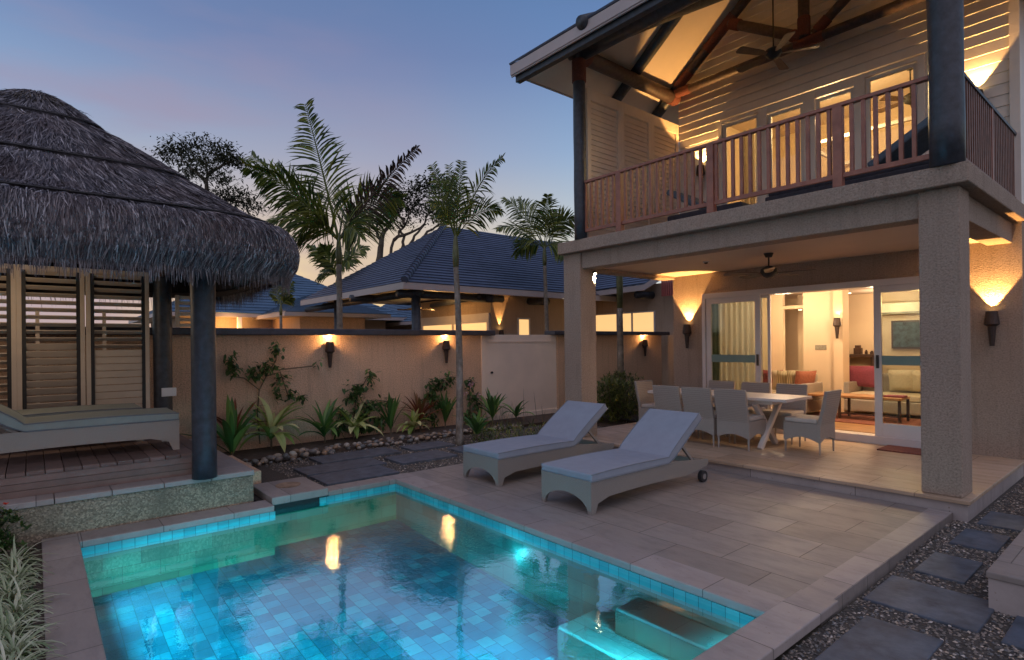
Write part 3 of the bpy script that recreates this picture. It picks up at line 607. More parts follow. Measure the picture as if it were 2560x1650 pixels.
for x in (-4.05,-5.5):
    MB().beam((x,8.08,TZ+.0),(x,8.72,TZ+.66),.07,.075,(0,-1,1)).build('cross_leg','table_paint',tb,bevel=.01); MB().beam((x-.072,8.72,TZ+.0),(x-.072,8.08,TZ+.66),.07,.075,(0,1,1)).build('cross_leg','table_paint',tb,bevel=.01)
box(-5.43,-4.16,8.36,8.44,TZ+.31,TZ+.37).build('stretcher','table_paint',tb,bevel=.006)
tag(MB().box(-2.9,-1.95,9.2,9.68,TZ,TZ+.018).build('door_mat','rug'),'small red brown mat on the terrace before the glass door','mat')

# ------------------------------------------------------------------ loungers
def make_lounger(cloth):
    t=thing('sun_lounger','x','sun lounger',(0,0,0)); w=.36; L=2.12
    n=10
    foot=[(-w,.33),(-w,0),(-w+.045,0),(-w+.06,.06)]+[(-w+.06+(2*w-.12)*i/n,.06+.115*math.sin(math.pi*i/n)**.6) for i in range(1,n)]+[(w-.06,.06),(w-.045,0),(w,0),(w,.33)]
    fr=MB(); fr.prism(foot,'y',0,.022)
    side=[(.022,.33),(.022,0),(.06,0),(.10,.10)]+[(.10+i*.17,.14+.015*math.sin(math.pi*i/9)) for i in range(1,10)]+[(1.75,.15),(L-.05,.19),(L,.22),(L,.27),(1.45,.33)]
    fr.prism(side,'x',-w,-w+.022); fr.prism(side,'x',w-.022,w); fr.box(-w+.022,w-.022,.03,1.45,.30,.325); fr.box(-w+.022,w-.022,L-.05,L-.02,.20,.26)
    fr.build('frame','wicker' if cloth=='lounge_cloth' else 'wicker_pale',t,local=True)
    mt=MB(); m=12; top=[];bot=[]
    hinge=1.30; bl=.80; ang=rad(35)
    for i in range(m+1):
        y=.0+hinge*i/m; e=.012*math.sin(math.pi*i/m); top.append((y,.405+e)); bot.append((y,.328))
    for i in range(1,9):
        s=bl*i/8; a=ang*min(1,(i+1)/3); y=hinge+s*math.cos(ang); z=.405+s*math.sin(ang)*.98; top.append((y-.02,z+.01*math.sin(math.pi*i/8))); bot.append((y+.04,z-.075))
    mt.prism(top+list(reversed(bot)),'x',-w-.005,w+.005); mt.build('mattress',cloth,t,local=True,bevel=.018)
    pm_=MB()
    for sx in (-1,1):
        for prf in (top,bot): pm_.tube([(sx*(w+.004),y_,z_-(.004 if prf is top else -.004)) for y_,z_ in prf],.006,6)
    pm_.build('piping','cushion_piping',t.children[-1] if False else [c_ for c_ in bpy.data.objects if c_.parent==t and c_.name.startswith('mattress')][0],smooth=True,local=True)
    br=MB(); a=Vector((0,hinge,.325)); b=a+Vector((0,math.cos(ang),math.sin(ang)))*bl
    br.beam(a+Vector((0,.03,-.02)),b+Vector((0,.03,-.02)),.66,.03,(0,0,1)); br.build('backrest','wicker',t,local=True)
    st=MB(); 
    for x in (-.25,.25): st.beam((x,1.62,.56),(x,1.95,.25),.03,.03)
    st.build('prop','wicker',t,local=True)
    for x in (-1,1):
        wq=MB().tube([(x*(w-.05),L-.09,.07),(x*(w+.0),L-.09,.07)],.07,20).build('wheel','rubber',t,local=True); MB().tube([(x*(w-.06),L-.09,.07),(x*(w+.004),L-.09,.07)],.035,16).build('hub','chrome',wq,local=True)
    return t
lg=make_lounger('lounge_cloth'); lg['group']='pale loungers on the patio'
lg.location=(-4.18,4.20,0); lg['label']='grey cushioned sun lounger on the patio, nearer the camera, with wheels at its head end'
l2=copy_tree(lg); l2.location=(-5.68,4.22,0); l2['label']='grey cushioned sun lounger on the patio, the farther one beside the slim palm'
ls=make_lounger('sage_cloth'); ls['group']='loungers on the pavilion deck'; ls.location=(-7.56,1.22,.58); ls.rotation_euler=(0,0,rad(180)); ls['label']='woven sun lounger with sage cushion at the front of the pavilion deck'
l3=copy_tree(ls); l3.location=(-8.52,1.0,.58); l3['label']='woven sun lounger behind the front one, close to the louvred panels'

# ------------------------------------------------------------------ pavilion
PV=thing('thatched_pavilion','open pavilion with shaggy thatched roof, timber deck and louvred back','pavilion',(-8,0,0))
def pp(name,mat,mb,bevel=0,smooth=False,parent=None): return mb.build(name,mat,parent or PV,smooth=smooth,bevel=bevel)
pp('plinth','aggregate',box(-9.6,-6.63,-1.9,1.83,-.1,.30)); 
cp=MB(); y=1.84; 
while y>-2: cp.box(-6.98,-6.61,y-.425,y-.003,.302,.352); y-=.428
x=-6.985
while x>-9.5: cp.box(x-.425,x-.003,1.42,1.84,.302,.352); x-=.428
pp('plinth_cap','riser_stone',cp,.005); pp('side_ledge','render_tan',box(-8.6,-7.27,1.84,2.10,-.1,.20),.008)
dk=MB(); y=-2.0
while y<1.36: dk.box(-9.5,-6.85,y,y+.132,.545,.58); y+=.138
pp('deck_boards','deck_wood',dk,.004); fbm=MB()
for i,(a,b) in enumerate(((.354,.412),(.416,.476),(.480,.543))): fbm.box(-6.88,-6.862,-2,1.38,a,b)
fbm.box(-9.5,-6.88,1.362,1.38,.354,.543)
pp('deck_fascia','deck_wood',fbm)
def pole(x,y,z0,z1,r): return pp('post','dark_post',MB().tube([(x,y,z0+(z1-z0)*i/8) for i in range(9)],[r*R.uniform(.97,1.03) for _ in range(9)],18),smooth=True)
pole(-6.60,1.345,.352,3.0,.118); pole(-9.42,1.40,.352,3.0,.12); pole(-6.6,-1.30,.352,3.0,.118); pole(-9.42,-1.30,.352,3.0,.12)
for a,b in (((-6.6,-1.5,2.92),(-6.6,1.55,2.92)),((-9.42,-1.5,2.92),(-9.42,1.55,2.92)),((-9.6,1.37,2.8),(-6.4,1.37,2.8)),((-9.6,-1.3,2.8),(-6.4,-1.3,2.8))): pp('log_beam','log_bark',MB().tube([a,b],.10,12),smooth=True)
# louvred back
LX=-9.36
edges=[(-.98,-.36),(-.33,.50),(.53,1.20)]
for i,(a,b) in enumerate([(-1.15,-.19),(-.15,.49),(.54,1.21)]):
    f=MB(); f.box(LX-.02,LX+.03,a-.02,a+.03,.6,2.76); f.box(LX-.02,LX+.03,b-.03,b+.02,.6,2.76); f.box(LX-.02,LX+.03,a+.03,b-.03,2.70,2.76); f.box(LX-.02,LX+.03,a+.03,b-.03,.6,.66)
    P=pp('louvre_frame','cream_louvre',f,.004); s=MB(); z=.70; closed=(1.72 if i==2 else .66)
    d=MB(); d.box(LX-.03,LX+.02,a+.03,a+.07,.66,2.70); d.box(LX-.03,LX+.02,b-.07,b-.03,.66,2.70); d.build('jamb','rubber',P)
    while z<2.69:
        tl=.12 if z<closed else (2.4 if i!=1 or z>1.75 else .8)
        s.beam((LX,a+.07,z),(LX,b-.07,z),.012,.086 if tl<.2 else .098,(tl,0,1)); z+=.094
    s.build('slats','cream_louvre',P); box(LX-.05,LX-.03,a+.16,a+.20,.66,2.2).build('control_rod','cream_louvre',P)
f=MB(); f.box(-9.38,-9.34,1.55,1.59,2.0,2.45); s=MB(); z=2.03
while z<2.46: s.beam((-9.36,1.6,z),(-9.36,1.95,z),.012,.05,(.5,0,1)); z+=.08
s.box(-9.38,-9.34,1.55,1.60,2.0,2.46); pp('side_louvre','cream_louvre',s)
tag(box(-9.30,-9.27,1.36,1.54,1.02,1.14).build('switch_box','white_plastic',bevel=.004),'small white box fixed to the back post of the pavilion','switch box')
# thatched roof: rounded square layered skirt with loose blades
CX,CYY=-8.0,.03
PRF=[(2.00,2.44),(2.06,2.50),(2.08,2.62),(2.06,2.76),(2.00,2.87),(1.85,3.00),(1.72,3.07),(1.44,3.30),(1.23,3.48),(1.02,3.66),(.75,3.88),(.55,4.07),(.40,4.22),(.28,4.34),(.16,4.44),(.0,4.50)]
def nexp(r): return 2.2+3.0*min(1,max(0,(r-.25)/1.1))
Q=[]
for r,z in PRF:
    a=r
    for _ in range(30): a=r/2**(-1/nexp(a))*1.0
    Q.append((a*.965 if r>.02 else 0,z+(.05 if r>1.9 else -.04 if r<.6 else .0)))
PRF=Q
def rsq(th,r):
    n=nexp(r)
    c,s=math.cos(th),math.sin(th); q=(abs(c)**n+abs(s)**n)**(-1/n); return c*q*r,s*q*r
base=MB(); NA=96
for (r,z) in PRF[:-1]:
    for j in range(NA):
        x,y=rsq(2*math.pi*j/NA,max(.02,r-.03)); base.v.append((CX+x,CYY+y,z-.02))
for i in range(len(PRF)-2):
    for j in range(NA): base.f.append((i*NA+j,i*NA+(j+1)%NA,(i+1)*NA+(j+1)%NA,(i+1)*NA+j))
RT=pp('thatch_roof','thatch',base,smooth=True)
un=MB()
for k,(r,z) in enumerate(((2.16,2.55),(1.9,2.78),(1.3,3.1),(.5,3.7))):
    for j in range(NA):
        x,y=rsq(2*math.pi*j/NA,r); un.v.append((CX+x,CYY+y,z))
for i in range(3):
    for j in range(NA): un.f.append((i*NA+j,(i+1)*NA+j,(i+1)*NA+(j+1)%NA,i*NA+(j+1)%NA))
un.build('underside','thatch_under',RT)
rt_=random.Random(5); bl_=MB()
# arc-length table
AL=[0]
for i in range(1,len(PRF)): AL.append(AL[-1]+math.hypot(PRF[i][0]-PRF[i-1][0],PRF[i][1]-PRF[i-1][1]))
def prof(s):
    s=max(0,min(AL[-1]-1e-4,s))
    for i in range(1,len(AL)):
        if s<=AL[i]:
            t=(s-AL[i-1])/(AL[i]-AL[i-1]); return PRF[i-1][0]*(1-t)+PRF[i][0]*t,PRF[i-1][1]*(1-t)+PRF[i][1]*t
def sp(th,s,off=0):
    r,z=prof(s); x,y=rsq(th,r); r2,z2=prof(s+.05); tx,tz=r2-r,z2-z; L=math.hypot(tx,tz) or 1; nr,nz=tz/L,-tx/L
    c,sn=math.cos(th),math.sin(th); return Vector((CX+x+c*nr*off,CYY+y+sn*nr*off,z+nz*off))
TOT=AL[-1]
def s_of_z(zz):
    for i in range(1,len(AL)):
        if PRF[i][1]>=zz: return AL[i-1]+(AL[i]-AL[i-1])*(zz-PRF[i-1][1])/(PRF[i][1]-PRF[i-1][1])
SEAM=[s_of_z(2.99),s_of_z(3.50),s_of_z(4.08)]
def strand(th,s,L,w,off,skew):
    p0=sp(th,s,off*.3+.004); p1=sp(th+skew*.5,s-L*.5,off*.8+.012); p2=sp(th+skew,max(s-L,-.0),off+.02)
    if s-L<0: p2=p2+Vector((0,0,(s-L)*.75))
    sd=(p2-p0).cross(Vector((math.cos(th),math.sin(th),.6))).normalized()*w*.5; tw=rt_.uniform(-.006,.006)
    tv=Vector((0,0,tw)); bl_.add([p0-sd,p0+sd,p1+sd*1.1+tv,p1-sd*1.1-tv,p2+sd*.3,p2-sd*.3],[(0,1,2,3),(3,2,4,5)])
for i in range(80000):
    s=TOT*(rt_.random()**1.25)*.97+.02; r,_=prof(s)
    if rt_.random()>max(.12,r/2.35): continue
    th=rt_.uniform(-math.pi*.62,math.pi*.72) if rt_.random()<.9 else rt_.uniform(0,6.28)
    if any(-.012<s-q<.012 for q in SEAM) : continue
    # blades end at the next seam, where a dark cord binds the layer
    L=rt_.uniform(.12,.34); 
    for q in SEAM:
        if s>q>s-L: L=s-q-.008
    if L<.03: continue
    strand(th,s,L,rt_.uniform(.0035,.009),rt_.uniform(.0,.014),rt_.gauss(-.01,.034)*min(1.6,.9/max(r,.3)))
for i in range(13000):
    th=rt_.uniform(-math.pi*.62,math.pi*.72); s=rt_.uniform(.02,.5); strand(th,s,s+rt_.uniform(.0,.06),rt_.uniform(.005,.012),rt_.uniform(.0,.022),rt_.gauss(-.005,.017))
tb_=bl_.build('thatch_strands','thatch',RT)
cdm=MB()
for q in SEAM:
    pts=[sp(2*math.pi*j/120,q,.018) for j in range(121)]; cdm.tube(pts,.008,6,cap=False)
cdm.build('binding_cord','rubber',RT)
cap=MB(); 
for i in range(1500):
    th=rt_.uniform(0,6.28); r=rt_.uniform(.02,.46); z=4.47-.62*r**1.35; p=Vector((CX+math.cos(th)*r,CYY+math.sin(th)*r,z+rt_.uniform(-.01,.03)))
    cap.blade(p,(math.cos(th+rt_.gauss(0,.6)),math.sin(th+rt_.gauss(0,.6)),rt_.uniform(-.8,.1)),rt_.uniform(.06,.15),.014,.6,2)
cap.build('thatch_cap','bark',RT)

# ------------------------------------------------------------------ garden wall, gate
GW=thing('garden_wall','long tan rendered garden wall with dark capping behind the planted bed','wall',(-10,4.5,0))
box(-10.15,-10.0,-3,7.52,-.1,1.90).build('wall_body','render_tan',GW); box(-10.22,-9.84,-3.1,7.78,1.90,2.01).build('capping','cap_dark',GW,bevel=.015)
G2=thing('garden_wall','short tan garden wall with dark capping right of the gate','wall',(-10,12,0))
box(-10.15,-10.0,9.85,14.1,-.1,1.92).build('wall_body','render_tan',G2); box(-10.22,-9.84,9.6,14.3,1.92,2.02).build('capping','cap_dark',G2,bevel=.015)
gt=thing('garden_gate','plain solid cream gate panel between the two garden walls','gate',(-10,8.7,0))
box(-10.06,-10.01,7.56,9.80,-.02,1.92).build('panel','gate_paint',gt,bevel=.004); q=MB(); q.box(-10.0,-9.99,7.66,9.70,1.76,1.775); q.box(-10.08,-9.985,7.50,7.60,-.05,1.95); q.box(-10.01,-9.985,7.6,9.8,-.02,.12); q.build('frame','gate_paint',gt)
MB().tube([(-10.01,7.78,1.08),(-9.97,7.78,1.08)],.025,12).build('knob','rubber',gt)

# ------------------------------------------------------------------ neighbour house
NB=thing('neighbour_house','single storey neighbouring house with blue grey tiled hip roof and lit porch','house',(-13,10,0))
def np_(name,mat,mb,bevel=0,smooth=False,label=None):
    o=mb.build(name,mat,NB,smooth=smooth,bevel=bevel)
    if label: o['label']=label
    return o
nx,ny,nz=-11.92,6.70,3.2
RX,RY,RZ=-15.3,10.05,5.5
mb=MB(); courses(mb,(nx,18,nz),(nx,ny,nz),(RX,RY,RZ),(RX,18,RZ),26,.03); courses(mb,(nx,ny,nz),(-18.7,ny,nz),(RX,RY,RZ),(RX,RY,RZ),26,.03); courses(mb,(-18.7,ny,nz),(-18.7,18,nz),(RX,18,RZ),(RX,RY,RZ),26,.03)
np_('roof','roof_tile',mb)
hc=MB()
for i in range(26):
    a=Vector((nx,ny,nz+.03)).lerp(Vector((RX,RY,RZ+.03)),i/26); b=Vector((nx,ny,nz+.03)).lerp(Vector((RX,RY,RZ+.03)),(i+1.1)/26); hc.tube([a+Vector((0,0,.03)),b],[.09,.075],8)
np_('hip_tiles','roof_tile',hc)
f=MB(); f.box(nx-.03,nx,ny,14.4,nz-.16,nz+.0); f.box(-18.7,nx,ny-.03,ny,nz-.16,nz); np_('fascia','fascia_paint',f)
f=MB(); f.quad((nx-.03,ny,nz-.1),(nx-.03,14.5,nz-.1),(-13,14.5,nz-.02),(-13,ny,nz-.02)); f.quad((-13,ny,nz-.02),(-13,10.1,nz+.0),(-18.6,10.1,nz),(-18.6,ny,nz-.02)); np_('soffit','soffit_panel',f)
w=MB(); w.box(-16.9,-13.0,10.12,10.3,-.1,3.15); w.box(-13.2,-13.0,10.3,18,-.1,3.15); np_('house_wall','render_back',w)
for x in (-12.42,-17.2): np_('post','dark_post',MB().tube([(x,7.3,0),(x,7.3,3.15)],.115,14),smooth=True)
for a,b,r in (((-12.2,7.3,3.02),(-18.3,7.3,3.02),.10),((-12.45,6.8,2.98),(-12.45,10.1,2.98),.10),((-12.3,9.2,3.0),(-16,10,3.0),.08),((-17.2,7.3,3.0),(-18.5,6.8,2.9),.09),((-14.7,6.6,3.0),(-14.7,8.5,3.1),.1)): np_('porch_log','dark_post',MB().tube([a,b],r,12),smooth=True)
for y in (9.55,11.6): np_('rafter_end','dark_post',MB().tube([(-13.1,y,3.02),(-12.2,y,2.95)],.11,14),smooth=True)
W1=np_('window','white_paint',MB().box(-16.8,-13.05,10.06,10.12,2.35,2.62).box(-16.8,-13.05,10.06,10.12,-.1,.1).box(-13.15,-13.05,10.06,10.12,.1,2.35).box(-14.95,-14.85,10.06,10.12,.1,2.35).box(-16.8,-16.7,10.06,10.12,.1,2.35))
box(-16.7,-13.15,10.10,10.118,.1,2.35).build('pane','warm_window',W1)
fan('small dark ceiling fan under the neighbouring porch roof',-13.9,8.2,3.05,2.72,.55,5,.3)
wgd=MB(); 
np_('window','white_paint',MB().box(-13.0,-12.96,11.1,11.15,1.5,2.5).box(-13.0,-12.96,11.55,11.6,1.5,2.5).box(-13.0,-12.96,11.15,11.55,2.45,2.5)); np_('pane','warm_window',box(-13.0,-12.985,11.15,11.55,1.5,2.45))
sconce('torch wall lamp lit on the neighbouring house corner above the gate',-12.98,10.42,2.12,(1,0),1,110,42)
# wing with strip window
YW=14.5; wx0,wx1=-13.0,-9.2
np_('wing_wall','render_back',box(wx0,wx1,YW,YW+.2,-.1,3.5))
sw=MB(); a=at(1486,787,'y',YW); b=at(1636,780,'y',YW); zt=b.z; sw.box(-13.1,b.x,YW-.05,YW,zt,zt+.04); 
for px in (1545,1582): x=at(px,785,'y',YW).x; sw.box(x-.03,x+.03,YW-.05,YW,1.6,zt)
sw.box(b.x,b.x+.05,YW-.05,YW,1.6,zt+.04); np_('strip_window','white_paint',sw); np_('pane','warm_window',box(-13.1,b.x,YW-.02,YW-.004,1.6,zt),label='lit strip window above the wall right of the gate')
c0=at(1470,741,'y',YW-.9); c1=at(1612,722,'y',YW-.9); c2=at(1655,698,'y',YW-.9)
f=MB(); f.prism([(c0.x,c0.z-.02),(c1.x,c1.z-.04),(c2.x,c2.z),(c2.x,c2.z+.17),(c1.x,c1.z+.13),(c0.x,c0.z+.13)],'y',YW-.93,YW-.90); np_('wing_fascia','fascia_paint',f)
mb=MB(); courses(mb,(c0.x-1,YW-.95,c0.z+.13),(c1.x+.05,YW-.95,c1.z+.15),(c1.x+.05,YW+3,c1.z+2.1),(c0.x-1,YW+3,c0.z+2.1),20,.03); np_('wing_roof','roof_tile',mb)
for px in (1605,): 
    c=at(px,738,'y',YW-.5); np_('rafter_end','dark_post',MB().tube([(c.x,YW,c.z+.02),(c.x,YW-.75,c.z)],.11,14),smooth=True)
a=at(1654,703,'y',YW-.3); b=at(1690,738,'y',YW-.3); rs=MB(); x=a.x
while x<b.x+.2: rs.box(x,x+.045,YW-.32,YW-.28,b.z,a.z+.1); x+=.075
np_('red_slats','red_shutter',rs)
# far houses
def hip(name,label,x0,x1,y0,y1,ze,zr_,wall,wm,n=18):
    t=thing(name,label,'house',((x0+x1)/2,(y0+y1)/2,0)); d=min(x1-x0,y1-y0)/2; lx=(x1-x0)>(y1-y0)
    A,B,Cc,D=(x0,y0,ze),(x1,y0,ze),(x1,y1,ze),(x0,y1,ze)
    if lx: r1,r2=(x0+d,(y0+y1)/2,zr_),(x1-d,(y0+y1)/2,zr_)
    else: r1,r2=((x0+x1)/2,y0+d,zr_),((x0+x1)/2,y1-d,zr_)
    mb=MB()
    if lx: courses(mb,A,B,r2,r1,n); courses(mb,B,Cc,r2,r2,n); courses(mb,Cc,D,r1,r2,n); courses(mb,D,A,r1,r1,n)
    else: courses(mb,A,B,r1,r1,n); courses(mb,B,Cc,r2,r1,n); courses(mb,Cc,D,r2,r2,n); courses(mb,D,A,r1,r2,n)
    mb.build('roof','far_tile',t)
    f=MB(); f.box(x1-.03,x1,y0,y1,ze-.13,ze); f.box(x0,x1-.03,y0-.03,y0,ze-.13,ze); f.build('fascia','fascia_paint',t)
    w=MB(); w.box(x0+.8,x1-.7,y0+.7,y1-.7,0,ze-.02); w.build('wall',wm,t)
    s=MB(); s.quad((x0,y0,ze-.11),(x1-.04,y0,ze-.11),(x1-.04,y1,ze-.11),(x0,y1,ze-.11)); s.build('soffit','soffit_panel',t)
    return t
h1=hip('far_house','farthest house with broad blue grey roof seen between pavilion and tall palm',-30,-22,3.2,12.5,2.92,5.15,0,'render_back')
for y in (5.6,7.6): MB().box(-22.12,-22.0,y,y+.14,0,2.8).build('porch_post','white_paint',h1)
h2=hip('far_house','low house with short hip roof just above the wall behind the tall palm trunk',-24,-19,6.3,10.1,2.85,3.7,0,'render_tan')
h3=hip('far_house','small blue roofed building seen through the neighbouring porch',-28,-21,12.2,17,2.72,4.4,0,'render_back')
light('POINT','porch_light',(-21.9,5.3,2.4),60,WARM,None,shadow_soft_size=.1)

# ------------------------------------------------------------------ palms
def frond(mb,base,tip,sag,n,ll,wd,r,droop=.5,up_=None,side=None,stem=True):
    base=Vector(base); tip=Vector(tip); mid=(base+tip)/2+Vector((0,0,sag)); L=(tip-base).length
    ax_=(tip-base).normalized(); h0=ax_.cross(Vector((0,0,1))); tw=r.choice((-1,1))*r.uniform(.6,1.2)
    if h0.length<.45: h0=rt.copy(); tw=r.uniform(-.5,.5)
    h0.normalize(); ref=h0*math.cos(tw)+ax_.cross(h0)*math.sin(tw); P=lambda t: base*(1-t)**2+mid*2*t*(1-t)+tip*t*t
    if stem: mb.tube([P(i/8) for i in range(9)],[.022*(1-.85*i/8)*max(.5,L/2) for i in range(9)],5,cap=False)
    for i in range(n):
        t=.16+.84*i/n; p=P(t); d=(P(min(1,t+.03))-P(t-.03)).normalized(); s=(ref-d*ref.dot(d)).normalized(); u=s.cross(d).normalized(); prof_=math.sin(math.pi*min(1,.18+.82*t)**.8)
        for k in (-1,1):
            dr=(d*r.uniform(.75,1.15)+s*k*r.uniform(.75,1)+u*r.uniform(-.1,.3)).normalized()
            mb.blade(p,dr,ll*max(.3,prof_)*r.uniform(.85,1.12),wd*1.25,droop*r.uniform(.7,1.7),4,side=(d-dr*d.dot(dr)),fold=.2)
def palm(label,base,crown,tr,fr,seed,ll,wd,n=34,shaft=.5,group=None,lean=0,dry=()):
    r=random.Random(seed); t=thing('palm_tree',label,'palm',tuple(base),0,group); b=Vector(base); c=Vector(crown); pts=[];rs=[]
    for i in range(25):
        u=i/24; pts.append(b.lerp(c-Vector((0,0,shaft)),u)+Vector((lean*math.sin(u*3.1),lean*.5*math.sin(u*3.1),0))); rs.append(tr*(1.25-.35*u)*(1+.05*(i%2))*(1.35 if i==0 else 1))
    MB().tube(pts,rs,12).build('trunk','palm_trunk',t,smooth=True)
    MB().tube([c-Vector((0,0,shaft+.02)),c-Vector((0,0,shaft*.6)),c-Vector((0,0,.1)),c+Vector((0,0,.1))],[tr*.95,tr*1.15,tr*.8,tr*.35],12).build('crownshaft','palm_shaft',t,smooth=True)
    for i,(tip,sag) in enumerate(fr):
        mb=MB(); frond(mb,c-Vector((0,0,.05)),c+Vector(tip),sag,n,ll*(.6 if i in dry else 1),wd,r,.8 if i not in dry else 1.2); mb.build('frond','palm_dry' if i in dry else 'palm_leaf',t)
    return t
def off(dx,dy,dist,df=0): # offset in display pixels of the 2390 wide view -> metres at that distance, df forward metres
    k=1.0716*dist/F; return rt*dx*k-up*dy*k+fw*df
D1=(Vector((-10.9,4.67,2))-EYE).dot(fw)
palm('tallest palm with broad feathery fronds rising behind the garden wall',(-10.9,4.67,-.05),(-10.9,4.66,3.85),.056,
 [(off(-222,-205,D1,.3),.25),(off(-70,-305,D1,-.2),.12),(off(190,-205,D1,-.2),.22),(off(-155,-20,D1,-.5),.55),(off(135,-105,D1,.4),.5),(off(-160,-120,D1,1.0),.4),(off(75,15,D1,-.8),.5),(off(-62,20,D1,-.9),.5),(off(-190,-150,D1,-.5),.45),(off(60,-90,D1,1.4),.5),(off(-30,-150,D1,1.6),.3)],1,.82,.032,50,.5,dry=(2,))
D2=(Vector((-8.3,5.7,2))-EYE).dot(fw)
palm('slim palm with whitish mottled trunk standing in front of the garden wall',(-8.15,5.62,-.05),(-8.42,5.77,3.65),.052,
 [(off(112,-190,D2,.1),.42),(off(-55,-170,D2,0),.05),(off(-20,-180,D2,.3),.02),(off(110,-65,D2,.3),.45),(off(18,-165,D2,-.3),.02),(off(-30,-120,D2,.6),.15),(off(40,-110,D2,.7),.25),(off(-50,-60,D2,-.5),.35)],2,.42,.020,38,.55,lean=.03,dry=())
D3=(Vector((-11.3,10.8,2))-EYE).dot(fw)
palm('palm standing behind the gate to the right, close to the balcony post',(-11.3,10.79,-.05),(-11.3,10.66,4.35),.055,
 [(off(-95,-110,D3,0),.5),(off(-110,-35,D3,-.4),.5),(off(-60,-125,D3,.6),.4),(off(35,-80,D3,.2),.45),(off(70,-60,D3,-.2),.5),(off(60,10,D3,.6),.5),(off(-70,10,D3,.8),.5),(off(5,-110,D3,-.5),.3),(off(55,40,D3,-.5),.5)],3,.62,.028,38,.5)
palm('small young palm behind the tall palm, fronds against the yellow sky',dep(848,760,18.0)-Vector((0,0,2.5)),dep(846,690,18.0),.09,
 [(off(-70,-72,18,0),.35),(off(66,-70,18,.2),.5),(off(-45,-30,18,.6),.4),(off(45,-25,18,-.5),.5),(off(10,-60,18,.8),.3),(off(-30,-62,18,-.5),.3),(off(-60,5,18,.3),.4)],4,.6,.05,26,.4)
palm('tiny young palm against the farthest blue roof',dep(702,790,16)-Vector((0,0,1.5)),dep(702,760,16),.04,
 [(off(-18,-60,16,0),.0),(off(8,-75,16,.2),.0),(off(25,-55,16,.2),.0),(off(-30,-20,16,.2),.15),(off(28,-12,16,.1),.15)],5,.28,.03,18,.3)
palm('slender palm stem with green upper trunk between the left pillar and the villa wall',(-9.2,11.25,-.05),(-9.2,11.25,4.2),.075,
 [((.5,.3,.2),.2),((-.5,.3,.2),.2),((.1,-.5,.25),.2),((-.2,.5,.3),.2),((.3,-.4,.1),.2)],6,.3,.03,16,1.6)

# ------------------------------------------------------------------ broadleaf trees
def tree(label,dist,blobs,limbs,seed,nl,ls,extra=0):
    r=random.Random(seed); p0=dep(*limbs[0][0],dist); t=thing('broadleaf_tree',label,'tree',(p0.x,p0.y,0))
    tk=MB()
    for L in limbs:
        pts=[dep(px,py,dist+dz) for px,py,dz in [(q+(0,))[:3] if len(q)==2 else q for q in L]]
        w0=.16 if L is limbs[0] else .08
        fine=[]
        for i in range(len(pts)-1):
            for j in range(4): fine.append(pts[i].lerp(pts[i+1],j/4)+Vector((r.uniform(-.06,.06),r.uniform(-.06,.06),r.uniform(-.05,.05))))
        fine.append(pts[-1]); n=len(fine); tk.tube(fine,[w0*(1-.8*i/(n-1)) for i in range(n)],7)
    tk.build('trunk','bark',t,smooth=True)
    cr=MB()
    for (px,py,rx,ry,dz,w) in blobs:
        c=dep(px,py,dist+dz); k=dist/F
        nclump=int(26*w)
        for _ in range(nclump):
            a,b,g_=r.gauss(0,.5),r.gauss(0,.5),r.gauss(0,.5); l=math.sqrt(a*a+b*b+g_*g_); 
            if l>1: a,b,g_=a/l,b/l,g_/l
            cc=c+rt*a*rx*k+up*b*ry*k+fw*g_*(rx*k*.8)
            for _ in range(int(nl/26)):
                p=cc+Vector((r.gauss(0,1),r.gauss(0,1),r.gauss(0,.6)))*ls*1.7
                d=Vector((r.uniform(-1,1),r.uniform(-1,1),r.uniform(-.6,.8))); cr.blade(p,d,ls*1.2*r.uniform(.8,1.6),ls*r.uniform(.45,.8),.3,2)
    cr.build('crown','tree_leaf',t); return t
tree('dark open crowned tree rising behind the thatched roof',22,
 [(450,375,45,25,0,1.3),(520,370,60,28,1,1.8),(560,395,40,20,0,1.1),(500,420,50,30,-1,1.3),(420,395,25,25,0,.5),(590,405,22,12,0,.5),(560,450,30,20,0,.7),(570,500,40,22,0,1.0),(620,515,30,16,0,.8),(600,480,25,15,0,.4),(540,480,25,15,0,.4),(470,430,30,25,1,.6)],
 [[(520,700),(525,560),(520,470),(515,400)],[(522,520),(570,500),(630,510)],[(520,460),(480,420),(440,380)],[(518,440),(560,410),(590,400)]],21,420,.11)
tree('spreading tree with bare twisting limbs and domed crown behind the neighbouring roof',24,
 [(1000,500,45,22,0,1.5),(1060,470,45,25,0,1.8),(1110,470,35,28,0,1.3),(975,530,28,14,0,.7),(1040,520,50,20,1,1.4),(1090,540,45,22,0,1.3),(955,555,20,12,0,.4),(1130,505,25,30,0,.8),(1010,560,28,12,0,.3)],
 [[(945,700),(948,620),(955,585),(975,555),(1000,520)],[(968,690),(985,600),(1015,560),(1040,500)],[(990,660),(1030,600),(1060,560),(1090,500)],[(950,600),(940,570),(960,545)],[(1000,640),(1010,590),(990,560),(970,530)],[(1020,640),(1060,590),(1100,560),(1120,520)],[(985,600),(1040,575),(1080,545)],[(1015,560),(1000,540),(985,520)]],22,400,.12)

